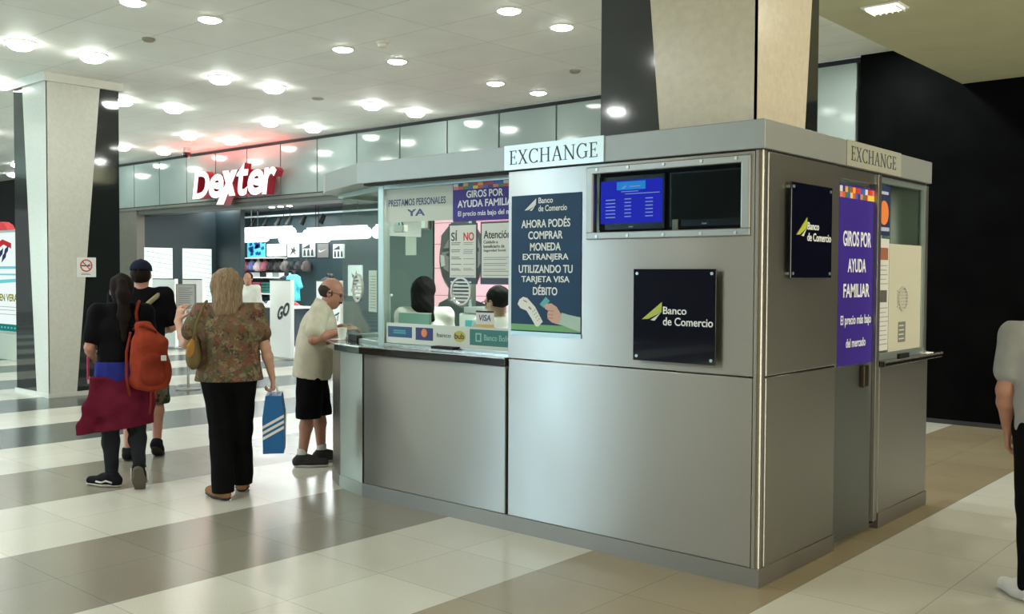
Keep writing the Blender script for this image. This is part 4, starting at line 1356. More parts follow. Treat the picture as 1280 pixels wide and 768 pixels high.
cl = [(-21.45, 1.12, (60, 130, 140), 'teal'), (-21.05, 1.12, (206, 60, 90), 'crimson'), (-20.65, 1.12, (200, 84, 104), 'rose red'), (-20.25, 1.12, (50, 120, 110), 'green'), (-21.4, 0.62, (50, 54, 120), 'indigo'), (-20.95, 0.62, (60, 66, 150), 'royal blue'), (-20.5, 0.62, (40, 44, 60), 'dark navy'), (-20.1, 0.62, (60, 110, 120), 'sea green')]
for (x, z, c, nm) in cl:
    t = thing('folded_clothes', f'pile of {nm} folded shirts on a low white shop shelf', 'clothes', (x, YB - 0.25, z))
    for k in range(4):
        MB().box(x - 0.15 + 0.006 * (k % 2), YB - 0.4, z + 0.001 + k * 0.075, x + 0.15, YB - 0.08, z + 0.07 + k * 0.075).build('shirt', mat('cloth_%d_%d' % (c[0], c[2]), c, 0.8), t, bevel=0.025)


def shirt_form(label, x, y, z, rgb, dark=False):
    t = thing('shirt_mannequin', label, 'mannequin', (x, y, z))
    m = MB()
    for (w, d, h) in ((0.15, 0.1, 0.0),):
        m.tube([(x, y, z + 0.02), (x, y, z + 0.15), (x, y, z + 0.32), (x, y, z + 0.48), (x, y, z + 0.6), (x, y, z + 0.66)], [0.17, 0.155, 0.15, 0.18, 0.17, 0.075], 18)
    m.tube([(x - 0.13, y, z + 0.58), (x - 0.27, y, z + 0.34)], [0.075, 0.07], 12).tube([(x + 0.13, y, z + 0.58), (x + 0.27, y, z + 0.34)], [0.075, 0.07], 12)
    m.build('shirt', mat('form_%d_%d' % (rgb[0], rgb[1]), rgb, 0.7), t, smooth=True)
    MB().tube([(x, y, z + 0.6), (x, y, z + 0.74), (x, y, z + 0.76)], [0.055, 0.055, 0.03], 14).build('neck_cap', M_GAP, t, smooth=True)
    MB().tube([(x, y, 0.02), (x, y, z + 0.05)], 0.02).lathe([(0.16, 0.006), (0.16, 0.02), (0.03, 0.03)], (x, y, 0)).build('stand', M_GAP, t)
    return t


shirt_form('cyan sleeveless shirt on a shop mannequin beside the lettered gate', -17.15, 9.6, 0.98, (90, 206, 220))
shirt_form('black shirt on a shop mannequin left of the cyan one', -17.85, 9.9, 0.95, (30, 32, 36))
shirt_form('charcoal shirt on a shop mannequin right of the cyan one', -16.45, 10.1, 0.92, (36, 38, 42))
shirt_form('black shirt on a shop mannequin just behind the bald man', -15.7, 9.6, 0.9, (24, 26, 30))
t = thing('display_table', 'white topped shop display table with shoes', 'table', (-16.9, 9.0, 0))
MB().box(-17.7, 8.7, 0.86, -15.9, 9.3, 0.9).build('table_top', M_WBOARD, t, bevel=0.006)
MB().box(-17.6, 8.8, 0.0, -16.0, 9.2, 0.86).build('cabinet', mat('table_dark', (44, 54, 60), 0.5), t)
for i in range(5):
    x = -17.5 + 0.33 * i
    t = thing('trainer_shoe', f'{["grey", "white", "black", "pale blue", "red"][i]} trainer on the white shop display table', 'shoe', (x, 9.0, 0.9))
    c = [(150, 150, 150), (226, 226, 226), (40, 40, 44), (150, 180, 210), (190, 70, 70)][i]
    MB().tube([(x - 0.11, 8.95, 0.93), (x - 0.04, 8.95, 0.97), (x + 0.05, 8.95, 0.945), (x + 0.14, 8.95, 0.925)], [0.035, 0.05, 0.035, 0.02], 12).build('upper', mat('trainer_%d' % i, c, 0.6), t, smooth=True)
    MB().box(x - 0.14, 8.91, 0.901, x + 0.155, 8.99, 0.92).build('sole', M_WBOARD, t, bevel=0.006)

# paper sign on a slim stand in the concourse
t = thing('sign_stand', 'slim metal stand holding a grey framed paper notice in the concourse', 'sign stand', (-10.24, 2.7, 0))
MB().lathe([(0.17, 0.0), (0.17, 0.012), (0.03, 0.025)], (-10.24, 2.72, 0), seg=28).build('base', mat('stand_base', (150, 150, 146), 0.3, 0.6), t)
MB().tube([(-10.24, 2.72, 0.02), (-10.24, 2.72, 1.2)], 0.018).build('pole', mat('stand_pole', (170, 172, 168), 0.25, 0.8), t)
fst = Frame((-10.24, 2.69, 0), (0.85, 0.53, 0), (0, 0, 1))
MB().box(-0.15, 1.15, -0.02, 0.15, 1.5, 0.0, 0, fst).build('frame', mat('stand_frame', (130, 130, 126), 0.4), t)
MB().box(-0.135, 1.165, 0.0, 0.135, 1.485, 0.004, 0, fst).build('sheet', mat('stand_sheet', (172, 172, 168), 0.6), t)
m = MB()
bars(m, fst, -0.11, 0.11, [1.2 + 0.03 * k for k in range(9)], 0.008, 0.004, 0.005)
m.build('small_print', mat('stand_print', (110, 110, 108), 0.6), t)

# no smoking sign on the pale column
fns = Frame((-10.636, 1.317, 1.595), (0, 1, 0), (0, 0, 1), (1, 0, 0))
t = thing('no_smoking_sign', 'square white no-smoking sign with red ring on the left stone column', 'sign', (-10.64, 1.45, 1.595))
MB().box(0, 0, 0, 0.265, 0.265, 0.006, 0, fns).build('plate', M_WBOARD, t)
MB().box(0.055, 0.145, 0.006, 0.19, 0.16, 0.007, 0, fns).poly(fns, [(0.15, 0.16), (0.165, 0.175), (0.195, 0.18), (0.175, 0.165)], 0.006, 0.007).build('cigarette', M_INK, t)
m = MB().ring(fns, 0.13, 0.155, 0.068, 0.084, 0.007, 0.009)
m.poly(fns, [(0.073, 0.205), (0.083, 0.214), (0.188, 0.106), (0.178, 0.096)], 0.007, 0.009)
m.build('ring', M_INKR, t)
m = MB()
bars(m, fns, 0.06, 0.2, [0.03, 0.045], 0.007, 0.006, 0.007)
m.build('small_print', M_GREYINK, t)

# pink shop window poster with a man's face, seen through the booth
t = thing('window_poster', 'large pink poster of a bearded man seen through the teller window', 'poster', (-8.5, 6.7, 0.5))
fp = Frame((0, 6.82, 0), (1, 0, 0), (0, 0, 1), (0, -1, 0))
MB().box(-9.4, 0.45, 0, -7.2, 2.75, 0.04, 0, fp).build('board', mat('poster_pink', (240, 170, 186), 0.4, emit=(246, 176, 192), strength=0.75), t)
m = MB()
for v in (1.3, 1.75, 2.15, 2.5):
    m.box(-9.4, v, 0.04, -7.2, v + 0.012, 0.041, 0, fp)
for u in (-9.0, -8.45, -7.9):
    m.box(u, 2.2, 0.04, u + 0.012, 2.5, 0.041, 0, fp)
m.build('wall_lines', mat('poster_pink_line', (220, 140, 160), 0.5), t)
fpp = Frame((-0.3, 6.82, 0), (1, 0, 0), (0, 0, 1), (0, -1, 0))
oval = lambda cx, cz, rx, rz, n=26: [(cx + rx * math.cos(2 * math.pi * k / n), cz + rz * math.sin(2 * math.pi * k / n)) for k in range(n)]
MB().poly(fpp, [(-9.08, 0.47), (-9.06, 1.02), (-8.98, 1.18), (-8.72, 1.28), (-8.4, 1.3), (-8.0, 1.2), (-7.6, 1.05), (-7.4, 0.45)], 0.041, 0.044).build('shirt_picture', mat('poster_shirt', (44, 58, 56), 0.6), t)
MB().poly(fpp, [(-8.78, 1.22), (-8.74, 1.6), (-8.2, 1.6), (-8.16, 1.22), (-8.45, 1.1)], 0.044, 0.046).build('neck_picture', mat('poster_neck', (120, 106, 104), 0.6), t)
MB().poly(fpp, oval(-8.48, 1.92, 0.5, 0.6), 0.046, 0.048).build('face_picture', mat('poster_face', (150, 138, 136), 0.6), t)
MB().poly(fpp, [(-8.97, 1.9), (-8.93, 2.3), (-8.7, 2.5), (-8.45, 2.56), (-8.2, 2.5), (-8.02, 2.28), (-8.0, 2.0), (-8.1, 2.25), (-8.4, 2.36), (-8.7, 2.3), (-8.86, 2.12)], 0.048, 0.05).build('hair_picture', mat('poster_hair', (96, 88, 88), 0.6), t)
m = MB()
m.poly(fpp, [(-8.98, 1.88), (-8.9, 1.62), (-8.72, 1.4), (-8.48, 1.32), (-8.2, 1.4), (-8.06, 1.62), (-8.0, 1.88), (-8.12, 1.72), (-8.3, 1.66), (-8.48, 1.7), (-8.68, 1.66), (-8.86, 1.74)], 0.048, 0.05)
m.poly(fpp, [(-8.9, 2.08), (-8.62, 2.1), (-8.62, 2.05), (-8.9, 2.02)], 0.048, 0.05).poly(fpp, [(-8.36, 2.1), (-8.08, 2.08), (-8.08, 2.02), (-8.36, 2.05)], 0.048, 0.05)
m.poly(fpp, oval(-8.75, 1.98, 0.07, 0.03, 14), 0.048, 0.05).poly(fpp, oval(-8.22, 1.98, 0.07, 0.03, 14), 0.048, 0.05)
m.build('beard_picture', mat('poster_beard', (62, 56, 58), 0.6), t)
m = MB()
m.poly(fpp, [(-8.95, 1.98), (-8.86, 1.96), (-8.84, 1.8), (-8.93, 1.78)], 0.05, 0.051)
m.poly(fpp, oval(-8.62, 1.53, 0.13, 0.05, 14), 0.05, 0.051)
m.build('highlight_picture', mat('poster_highlight', (226, 214, 212), 0.6), t)
t = thing('shopfront_notice', 'small white notice on the dark shopfront seen through the teller window', 'notice', (-10.0, 6.79, 2.0))
MB().box(-10.12, 1.98, 0.0, -9.85, 2.33, 0.004, 0, Frame((0, 6.79, 0), (1, 0, 0), (0, 0, 1), (0, -1, 0))).build('sheet', M_PAPER, t)
struct('wall_shop_end', MB().box(-10.6, 6.79, 0, -9.45, 6.95, 3.12), mat('shop_end_green', (62, 74, 70), 0.4))
t = thing('box_sign', 'blank pale panel hung high on the dark shopfront beyond the booth', 'sign', (-10.0, 6.7, 2.45))
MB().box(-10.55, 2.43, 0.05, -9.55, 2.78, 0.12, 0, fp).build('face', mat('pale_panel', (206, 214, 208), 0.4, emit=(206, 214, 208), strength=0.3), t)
MB().box(-10.58, 2.40, 0.03, -9.52, 2.81, 0.05, 0, fp).build('frame', M_JAMB, t)

# lit advertising totem at the far left, half hidden by the column
t = thing('advertising_totem', 'backlit advertising totem with bright coloured print behind the left column', 'totem', (-17.3, 3.0, 0))
ft_ = Frame((-18.6, 2.9, 0), (1, 0, 0), (0, 0, 1), (0, -1, 0))
MB().box(0, 0, -0.25, 2.3, 0.5, 0.0, 0, ft_).build('base', mat('totem_base', (190, 190, 176), 0.4), t, bevel=0.01)
MB().box(0, 0.5, -0.25, 2.3, 2.45, -0.01, 0, ft_).build('casing', mat('totem_case', (170, 174, 170), 0.4), t, bevel=0.01)
MB().box(0.03, 0.55, -0.01, 2.27, 2.4, 0.0, 0, ft_).build('lit_face', glow('totem_white', (240, 252, 250), 1.0), t)
U0 = TOTEM_U0 = 1.18
m = MB()
m.box(0.03, 0.55, 0.0, 2.27, 0.68, 0.002, 0, ft_)
m.build('teal_band', glow('totem_teal', (30, 140, 130), 0.8), t)
m = MB()
for (a, b_, c_) in ((1.2, 1.86, 0.05), (1.45, 1.84, 0.05), (1.3, 1.9, 0.06), (1.55, 1.95, 0.05)):
    m.poly(ft_, [(a, b_), (a + 0.2, b_ + 0.1), (a + 0.24, b_ + 0.22), (a + 0.06, b_ + 0.14)], 0.0, 0.002)
m.build('dark_print', glow('totem_navy', (60, 70, 120), 0.7), t)
m = MB()
m.poly(ft_, [(1.1, 2.05), (1.55, 2.18), (1.9, 2.1), (1.9, 2.2), (1.5, 2.28), (1.1, 2.16)], 0.0, 0.002)
m.build('red_print', glow('totem_red', (210, 60, 60), 0.8), t)
m = MB()
m.box(0.3, 1.72, 0.0, 2.2, 1.77, 0.002, 0, ft_).box(0.3, 1.6, 0.0, 2.2, 1.63, 0.002, 0, ft_).poly(ft_, [(0.3, 1.4), (2.2, 1.48), (2.2, 1.54), (0.3, 1.48)], 0.0, 0.002)
m.build('cyan_print', glow('totem_cyan', (120, 216, 224), 0.9), t)
m = MB()
m.text(ft_, 'EN VERANO', 1.35, 1.11, 1.12, 0.14, 0, 0.002, bold=0.03)
m.build('lettering', glow('totem_lime', (150, 160, 50), 0.8), t)
m = MB()
bars(m, ft_, 1.2, 2.2, [1.0, 0.94, 0.86], 0.012, 0, 0.002)
for k in range(6):
    m.box(1.25 + 0.15 * k, 0.6, 0.002, 1.31 + 0.15 * k, 0.63, 0.003, 0, ft_)
m.build('small_print', glow('totem_grey', (170, 200, 200), 0.8), t)
MB().poly(ft_, [(0.9, 2.45), (1.1, 2.6), (1.3, 2.62), (1.5, 2.56), (1.62, 2.45)], -0.2, -0.05).build('red_topper', mat('totem_topper', (190, 40, 50), 0.5, emit=(200, 30, 40), strength=0.3), t)
# ------------------------------------------------------------------ people: smooth blended surfaces
def rotz(a):
    c, s = math.cos(a), math.sin(a)
    return np.array([[c, -s, 0], [s, c, 0], [0, 0, 1.0]])


class Blob:
    """a smooth union of tapered limbs and ellipsoids, turned into one closed surface"""
    def __init__(s, h=0.007):
        s.h = h
        s.prims = []
        s.cuts = []
        s.waves = None

    def cone(s, a, b, ra, rb, k=0.025, side=None, w=1.0, d=1.0):
        s.prims.append(('c', np.array(a, float), np.array(b, float), ra, rb, k, None if side is None else np.array(side, float), w, d))
        return s

    def ell(s, c, r, k=0.025, R=None):
        s.prims.append(('e', np.array(c, float), np.array(r, float), k, R))
        return s

    def sub(s, c, r, k=0.008, R=None):
        s.prims.append(('s', np.array(c, float), np.array(r, float), k, R))
        return s

    def cut(s, p, n, k=0.004):
        s.cuts.append((np.array(p, float), np.array(n, float) / np.linalg.norm(n)))
        return s

    def fold(s, amp, freq, seed=1):
        s.waves = (amp, freq, seed)
        return s

    def grid(s):
        lo, hi = [], []
        for p in s.prims:
            if p[0] == 'c':
                m = max(p[3], p[4]) * max(p[7], p[8], 1.0)
                lo.append(np.minimum(p[1], p[2]) - m)
                hi.append(np.maximum(p[1], p[2]) + m)
            elif p[0] == 'e':
                m = max(p[2])
                lo.append(p[1] - m)
                hi.append(p[1] + m)
        lo, hi = np.min(lo, 0) - 4 * s.h, np.max(hi, 0) + 4 * s.h
        n = np.ceil((hi - lo) / s.h).astype(int) + 1
        F = np.full(n, 1.0, np.float32)
        ax = [lo[i] + s.h * np.arange(n[i]) for i in range(3)]
        for p in s.prims:
            if p[0] == 'c':
                k = p[5]
                m = max(p[3], p[4]) * max(p[7], p[8], 1.0) + k + 3 * s.h
                a0, a1 = np.minimum(p[1], p[2]) - m, np.maximum(p[1], p[2]) + m
            else:
                k = p[3]
                m = max(p[2]) + k + 3 * s.h
                a0, a1 = p[1] - m, p[1] + m
            i0 = np.clip(np.floor((a0 - lo) / s.h).astype(int), 0, n)
            i1 = np.clip(np.ceil((a1 - lo) / s.h).astype(int) + 1, 0, n)
            if np.any(i1 <= i0):
                continue
            sl = tuple(slice(i0[i], i1[i]) for i in range(3))
            X, Y, Z = np.meshgrid(ax[0][sl[0]], ax[1][sl[1]], ax[2][sl[2]], indexing='ij')
            P = np.stack([X, Y, Z], -1)
            if p[0] == 'c':
                a, b, ra, rb, k, side, w, d = p[1:]
                ba = b - a
                l2 = float(ba @ ba) + 1e-9
                t = np.clip(((P - a) @ ba) / l2, 0, 1)
                q = P - a - t[..., None] * ba
                if side is not None:
                    L = ba / math.sqrt(l2)
                    sd = side - L * (side @ L)
                    sd /= np.linalg.norm(sd)
                    fr = np.cross(L, sd)
                    qs, qf, ql = q @ sd, q @ fr, q @ L
                    dist = (np.sqrt((qs / w) ** 2 + (qf / d) ** 2 + ql ** 2) - (ra + (rb - ra) * t)) * min(w, d, 1.0)
                else:
                    dist = np.sqrt((q * q).sum(-1)) - (ra + (rb - ra) * t)
            else:
                c, r, k, R = p[1:]
                q = P - c
                if R is not None:
                    q = q @ R
                k0 = np.sqrt(((q / r) ** 2).sum(-1))
                k1 = np.sqrt(((q / (r * r)) ** 2).sum(-1)) + 1e-9
                dist = k0 * (k0 - 1.0) / k1
            G = F[sl]
            if p[0] == 's':
                dist = -dist
                hh = np.maximum(k - np.abs(G - dist), 0) / k
                F[sl] = np.maximum(G, dist) + hh * hh * k * 0.25
            else:
                hh = np.maximum(k - np.abs(G - dist), 0) / k
                F[sl] = np.minimum(G, dist) - hh * hh * k * 0.25
        if s.waves or s.cuts:
            X, Y, Z = np.meshgrid(*ax, indexing='ij')
            if s.waves:
                amp, fq, seed = s.waves
                rs = np.random.RandomState(seed)
                W = 0
                for _ in range(7):
                    v = rs.normal(size=3) * fq * np.array([1, 1, 0.6])
                    W = W + np.sin(v[0] * X + v[1] * Y + v[2] * Z + rs.rand() * 6.28)
                F = F + amp * W / 3.0
            for (p, nn) in s.cuts:
                F = np.maximum(F, (X - p[0]) * nn[0] + (Y - p[1]) * nn[1] + (Z - p[2]) * nn[2])
        return F, lo

    def surface(s):
        F, lo = s.grid()
        F[0], F[-1] = 1, 1
        F[:, 0], F[:, -1] = 1, 1
        F[:, :, 0], F[:, :, -1] = 1, 1
        ins = F < 0
        nx, ny, nz = F.shape
        cnt = np.zeros((nx - 1, ny - 1, nz - 1), np.int8)
        for dx in (0, 1):
            for dy in (0, 1):
                for dz in (0, 1):
                    cnt += ins[dx:nx - 1 + dx, dy:ny - 1 + dy, dz:nz - 1 + dz]
        cell = (cnt > 0) & (cnt < 8)
        idx = -np.ones(cell.shape, np.int64)
        C = np.argwhere(cell)
        idx[cell] = np.arange(len(C))
        acc = np.zeros((len(C), 3))
        num = np.zeros(len(C))
        cor = [(0, 0, 0), (1, 0, 0), (0, 1, 0), (1, 1, 0), (0, 0, 1), (1, 0, 1), (0, 1, 1), (1, 1, 1)]
        for i, j in ((0, 1), (2, 3), (4, 5), (6, 7), (0, 2), (1, 3), (4, 6), (5, 7), (0, 4), (1, 5), (2, 6), (3, 7)):
            A, B = np.array(cor[i]), np.array(cor[j])
            fa = F[tuple((C + A).T)]
            fb = F[tuple((C + B).T)]
            m = (fa < 0) != (fb < 0)
            t = fa[m] / (fa[m] - fb[m])
            acc[m] += A + t[:, None] * (B - A)
            num[m] += 1
        V = lo + s.h * (C + acc / num[:, None])
        Q = []
        for axis in range(3):
            o1, o2 = [(1, 2), (2, 0), (0, 1)][axis]
            sa = [slice(None)] * 3
            sb = [slice(None)] * 3
            sa[axis] = slice(0, -1)
            sb[axis] = slice(1, None)
            ia, ib = ins[tuple(sa)], ins[tuple(sb)]
            E = np.argwhere(ia != ib)
            E = E[(E[:, o1] > 0) & (E[:, o2] > 0)]
            fl = ia[tuple(E.T)]
            def cellid(d1, d2):
                e = E.copy()
                e[:, o1] -= d1
                e[:, o2] -= d2
                return idx[tuple(e.T)]
            q = np.stack([cellid(1, 1), cellid(0, 1), cellid(0, 0), cellid(1, 0)], 1)
            q[~fl] = q[~fl][:, ::-1]
            Q.append(q)
        return V, np.concatenate(Q)

    def build(s, name, mats, parent):
        V, Q = s.surface()
        me = bpy.data.meshes.new(name)
        me.vertices.add(len(V))
        me.vertices.foreach_set('co', V.astype(np.float32).ravel())
        me.loops.add(len(Q) * 4)
        me.loops.foreach_set('vertex_index', Q.astype(np.int32).ravel())
        me.polygons.add(len(Q))
        me.polygons.foreach_set('loop_start', np.arange(0, len(Q) * 4, 4, dtype=np.int32))
        me.polygons.foreach_set('use_smooth', np.ones(len(Q), bool))
        me.update(calc_edges=True)
        me.validate()
        for m in (mats if isinstance(mats, (list, tuple)) else [mats]):
            me.materials.append(m)
        ob = bpy.data.objects.new(name, me)
        COL.objects.link(ob)
        ob.parent = parent
        return ob


V3 = lambda *a: np.array(a, float)


def unit(v):
    return v / np.linalg.norm(v)


def hand(b, wrist, along, palm, thumb_side, curl=0.5, sc=1.0):
    """palm, four separate fingers and a thumb; along = towards the fingers, palm = where the palm faces"""
    a = unit(along)
    p = unit(palm - a * (palm @ a))
    s = np.cross(a, p)
    if s @ thumb_side < 0:
        s = -s
    w = wrist
    b.cone(w, w + a * 0.075 * sc, 0.024 * sc, 0.03 * sc, 0.015, side=s, w=1.25, d=0.55)
    for k, (off, ln) in enumerate(((0.030, 0.074), (0.010, 0.082), (-0.011, 0.076), (-0.030, 0.06))):
        q = w + a * 0.085 * sc + s * off * sc
        d = a + s * off * 1.5
        d = unit(d)
        ang = 0.25 * curl
        for j in range(3):
            ang += curl * 0.75
            dd = unit(d * math.cos(ang) + p * math.sin(ang))
            e = q + dd * ln * sc * (0.44, 0.31, 0.25)[j]
            b.cone(q, e, 0.0088 * sc, 0.0078 * sc, 0.004)
            q = e
    q = w + a * 0.028 * sc + s * 0.026 * sc
    m = q + unit(a * 0.75 + s * 0.8 + p * 0.25) * 0.042 * sc
    e = m + unit(a * 0.95 + s * 0.15 + p * 0.45) * 0.034 * sc
    b.cone(q, m, 0.013 * sc, 0.0105 * sc, 0.01).cone(m, e, 0.0105 * sc, 0.009 * sc, 0.004)


def head_blob(b, c, fw, up, sc=1.0, jaw=1.0, h=None):
    """c: centre of the skull; fw: where the face looks"""
    f = unit(fw)
    u = unit(up - f * (up @ f))
    s = np.cross(f, u)
    R = np.stack([s, f, u], 1)
    at = lambda x, y, z: c + (s * x + f * y + u * z) * sc
    b.ell(at(0, -0.008, 0.03), V3(0.075, 0.097, 0.088) * sc, 0.03, R)
    b.ell(at(0, 0.018, -0.045), V3(0.062 * jaw, 0.075, 0.08) * sc, 0.03, R)
    b.ell(at(0, 0.05, -0.098), V3(0.034 * jaw, 0.034, 0.026) * sc, 0.03, R)
    b.ell(at(0, 0.082, 0.02), V3(0.055, 0.014, 0.014) * sc, 0.012, R)
    b.sub(at(0.031, 0.1, -0.002), V3(0.017, 0.016, 0.011) * sc, 0.008, R)
    b.sub(at(-0.031, 0.1, -0.002), V3(0.017, 0.016, 0.011) * sc, 0.008, R)
    b.cone(at(0, 0.09, 0.008), at(0, 0.112, -0.034), 0.009 * sc, 0.014 * sc, 0.008)
    b.ell(at(0.012, 0.1, -0.04), V3(0.009, 0.01, 0.008) * sc, 0.006, R)
    b.ell(at(-0.012, 0.1, -0.04), V3(0.009, 0.01, 0.008) * sc, 0.006, R)
    b.ell(at(0, 0.087, -0.067), V3(0.026, 0.012, 0.007) * sc, 0.004, R)
    b.ell(at(0, 0.085, -0.08), V3(0.023, 0.012, 0.008) * sc, 0.004, R)
    for q in (-1, 1):
        b.ell(at(0.079 * q, -0.008, -0.01), V3(0.01, 0.02, 0.031) * sc, 0.008, R)
        b.sub(at(0.09 * q, -0.004, -0.006), V3(0.006, 0.01, 0.015) * sc, 0.004, R)
    return at, R


def eyes(parent, at, sc=1.0):
    M = MB()
    for q in (-1, 1):
        c = at(0.031 * q, 0.083, -0.002)
        M.lathe([(0.001, -0.011 * sc), (0.008 * sc, -0.008 * sc), (0.011 * sc, 0), (0.008 * sc, 0.008 * sc), (0.001, 0.011 * sc)], c, 12)
    M.build('eyes', mat('eye_dark', (58, 44, 38), 0.15), parent, smooth=True, local=True)


def limb_pts(J, side):
    return [J[n + side] for n in ('sh', 'el', 'wr')], [J[n + side] for n in ('hip', 'kn', 'an')]


def body_blob(J, sex='f', girth=1.0, belly=0.0, h=0.0065, foot=True, sc=1.0, legs=True):
    b = Blob(h)
    X = J.get('right', V3(1, 0, 0))
    sw = 0.9 if sex == 'f' else 1.0
    hipw = 1.1 if sex == 'f' else 1.0
    P, W, C, N = J['pelvis'], J['waist'], J['chest'], J['neck']
    g = girth
    b.cone(P, W, 0.118 * g, 0.1 * g, 0.05, side=X, w=1.4 * hipw, d=0.95)
    b.cone(W, C, 0.1 * g, 0.118 * g, 0.05, side=X, w=1.35, d=0.9)
    b.cone(C, (J['shL'] + J['shR']) / 2, 0.118 * g, 0.07 * g, 0.05, side=X, w=1.35, d=0.85)
    b.cone(J['shL'], J['shR'], 0.055 * g, 0.055 * g, 0.04)
    b.cone((J['shL'] + J['shR']) / 2, J['head'] - V3(0, 0, 0.03), 0.056 * sw, 0.052 * sw, 0.03)
    if belly:
        b.ell(J['belly'], V3(0.15, 0.15, 0.17) * belly, 0.06)
    for s in 'LR':
        S, E, Wr = J['sh' + s], J['el' + s], J['wr' + s]
        b.cone(S, E, 0.05 * sw * g, 0.038 * sw * g, 0.03)
        m = E + (Wr - E) * 0.3
        b.cone(E, m, 0.037 * sw * g, 0.04 * sw * g, 0.02).cone(m, Wr, 0.04 * sw * g, 0.025 * sw * g, 0.02)
        H, K, A = J['hip' + s], J['kn' + s], J['an' + s]
        b.cone(H, K, 0.088 * g * hipw, 0.054, 0.04)
        mk = K + (A - K) * 0.32
        b.cone(K, mk, 0.053, 0.054, 0.03).cone(mk, A, 0.054, 0.035, 0.03)
        T = J['toe' + s]
        d = unit(T - A)
        b.cone(A - V3(0, 0, 0.02), T, 0.036, 0.028, 0.02)
    return b


def base_joints(h):
    """standing figure of height h facing +Y, right hand towards +X"""
    f = h / 1.70
    J = {}
    J['pelvis'] = V3(0, 0, 0.93) * f
    J['waist'] = V3(0, 0.0, 1.08) * f
    J['chest'] = V3(0, 0.0, 1.26) * f
    J['neck'] = V3(0, -0.005, 1.45) * f
    J['head'] = V3(0, 0.015, 1.575) * f
    for s, q in (('L', -1), ('R', 1)):
        J['sh' + s] = V3(0.165 * q, -0.005, 1.385) * f
        J['el' + s] = V3(0.22 * q, -0.02, 1.10) * f
        J['wr' + s] = V3(0.23 * q, 0.04, 0.86) * f
        J['hip' + s] = V3(0.09 * q, 0, 0.88) * f
        J['kn' + s] = V3(0.095 * q, 0.01, 0.48) * f
        J['an' + s] = V3(0.1 * q, -0.02, 0.085) * f
        J['toe' + s] = V3(0.12 * q, 0.14, 0.035) * f
    return J


def shoe(parent, name, J, s, m_up, m_sole, lift=0.0, stripe=None, sandal=False):
    A, T = J['an' + s], J['toe' + s]
    d = T - A
    d[2] = 0 if not lift else d[2]
    d = unit(d)
    up = V3(0, 0, 1) if not lift else unit(V3(0, 0, 1) - d * d[2])
    x = np.cross(d, up)
    heel = A - d * 0.035 - up * 0.045
    toe = heel + d * 0.225
    b = Blob(0.005)
    b.cone(heel, heel + d * 0.11 + up * 0.012, 0.042, 0.05, 0.02, side=x, w=0.95, d=1.0)
    b.cone(heel + d * 0.1, toe, 0.052, 0.036, 0.02, side=x, w=1.0, d=0.9)
    if not sandal:
        b.cone(heel + up * 0.01, A + up * 0.0, 0.046, 0.046, 0.02)
        b.cone(A, heel + d * 0.13, 0.046, 0.04, 0.02)
    base = heel - up * 0.026
    b.cut(base, -up)
    b.cut(A + up * 0.025, up)
    o = b.build(name, m_up, parent)
    b = Blob(0.005)
    b.cone(heel, heel + d * 0.11, 0.046, 0.054, 0.02, side=x, w=0.98, d=1.0)
    b.cone(heel + d * 0.1, toe + d * 0.004, 0.056, 0.041, 0.02, side=x, w=1.0, d=1.0)
    b.cut(base - up * 0.012, -up)
    b.cut(base + up * 0.008, up)
    b.build('sole', m_sole, o)
    if stripe:
        for q in (-1, 1):
            m = MB()
            pts = [heel + x * q * 0.05 + up * 0.0 + d * 0.0, heel + x * q * 0.056 + d * 0.05 + up * 0.012, heel + x * q * 0.057 + d * 0.09 - up * 0.002, heel + x * q * 0.054 + d * 0.14 + up * 0.004]
            m.tube([tuple(p) for p in pts], 0.007, 8)
            m.build('side_stripe', stripe, o, local=True, smooth=True)
    return o


def person(name, label, loc, facing):
    r = math.atan2(-facing[0], facing[1])
    return thing(name, label, 'person', loc, r)


def skin_mat(name, rgb):
    m = mat(name, rgb, 0.5, noise=0.05, nscale=20, bump=0.05, bscale=200)
    b = m.node_tree.nodes['Principled BSDF']
    b.inputs['Subsurface Weight'].default_value = 0.12
    b.inputs['Subsurface Radius'].default_value = (0.012, 0.005, 0.003)
    return m


def cloth(name, rgb, n=0.12, ns=14, bs=40):
    return mat(name, rgb, 0.85, noise=n, nscale=ns, bump=0.25, bscale=bs, spec=0.08)


def hair_mat(name, rgb):
    return mat(name, rgb, 0.75, noise=0.4, nscale=14, bump=0.5, bscale=30, stretch=(9, 9, 1.2), spec=0.12)


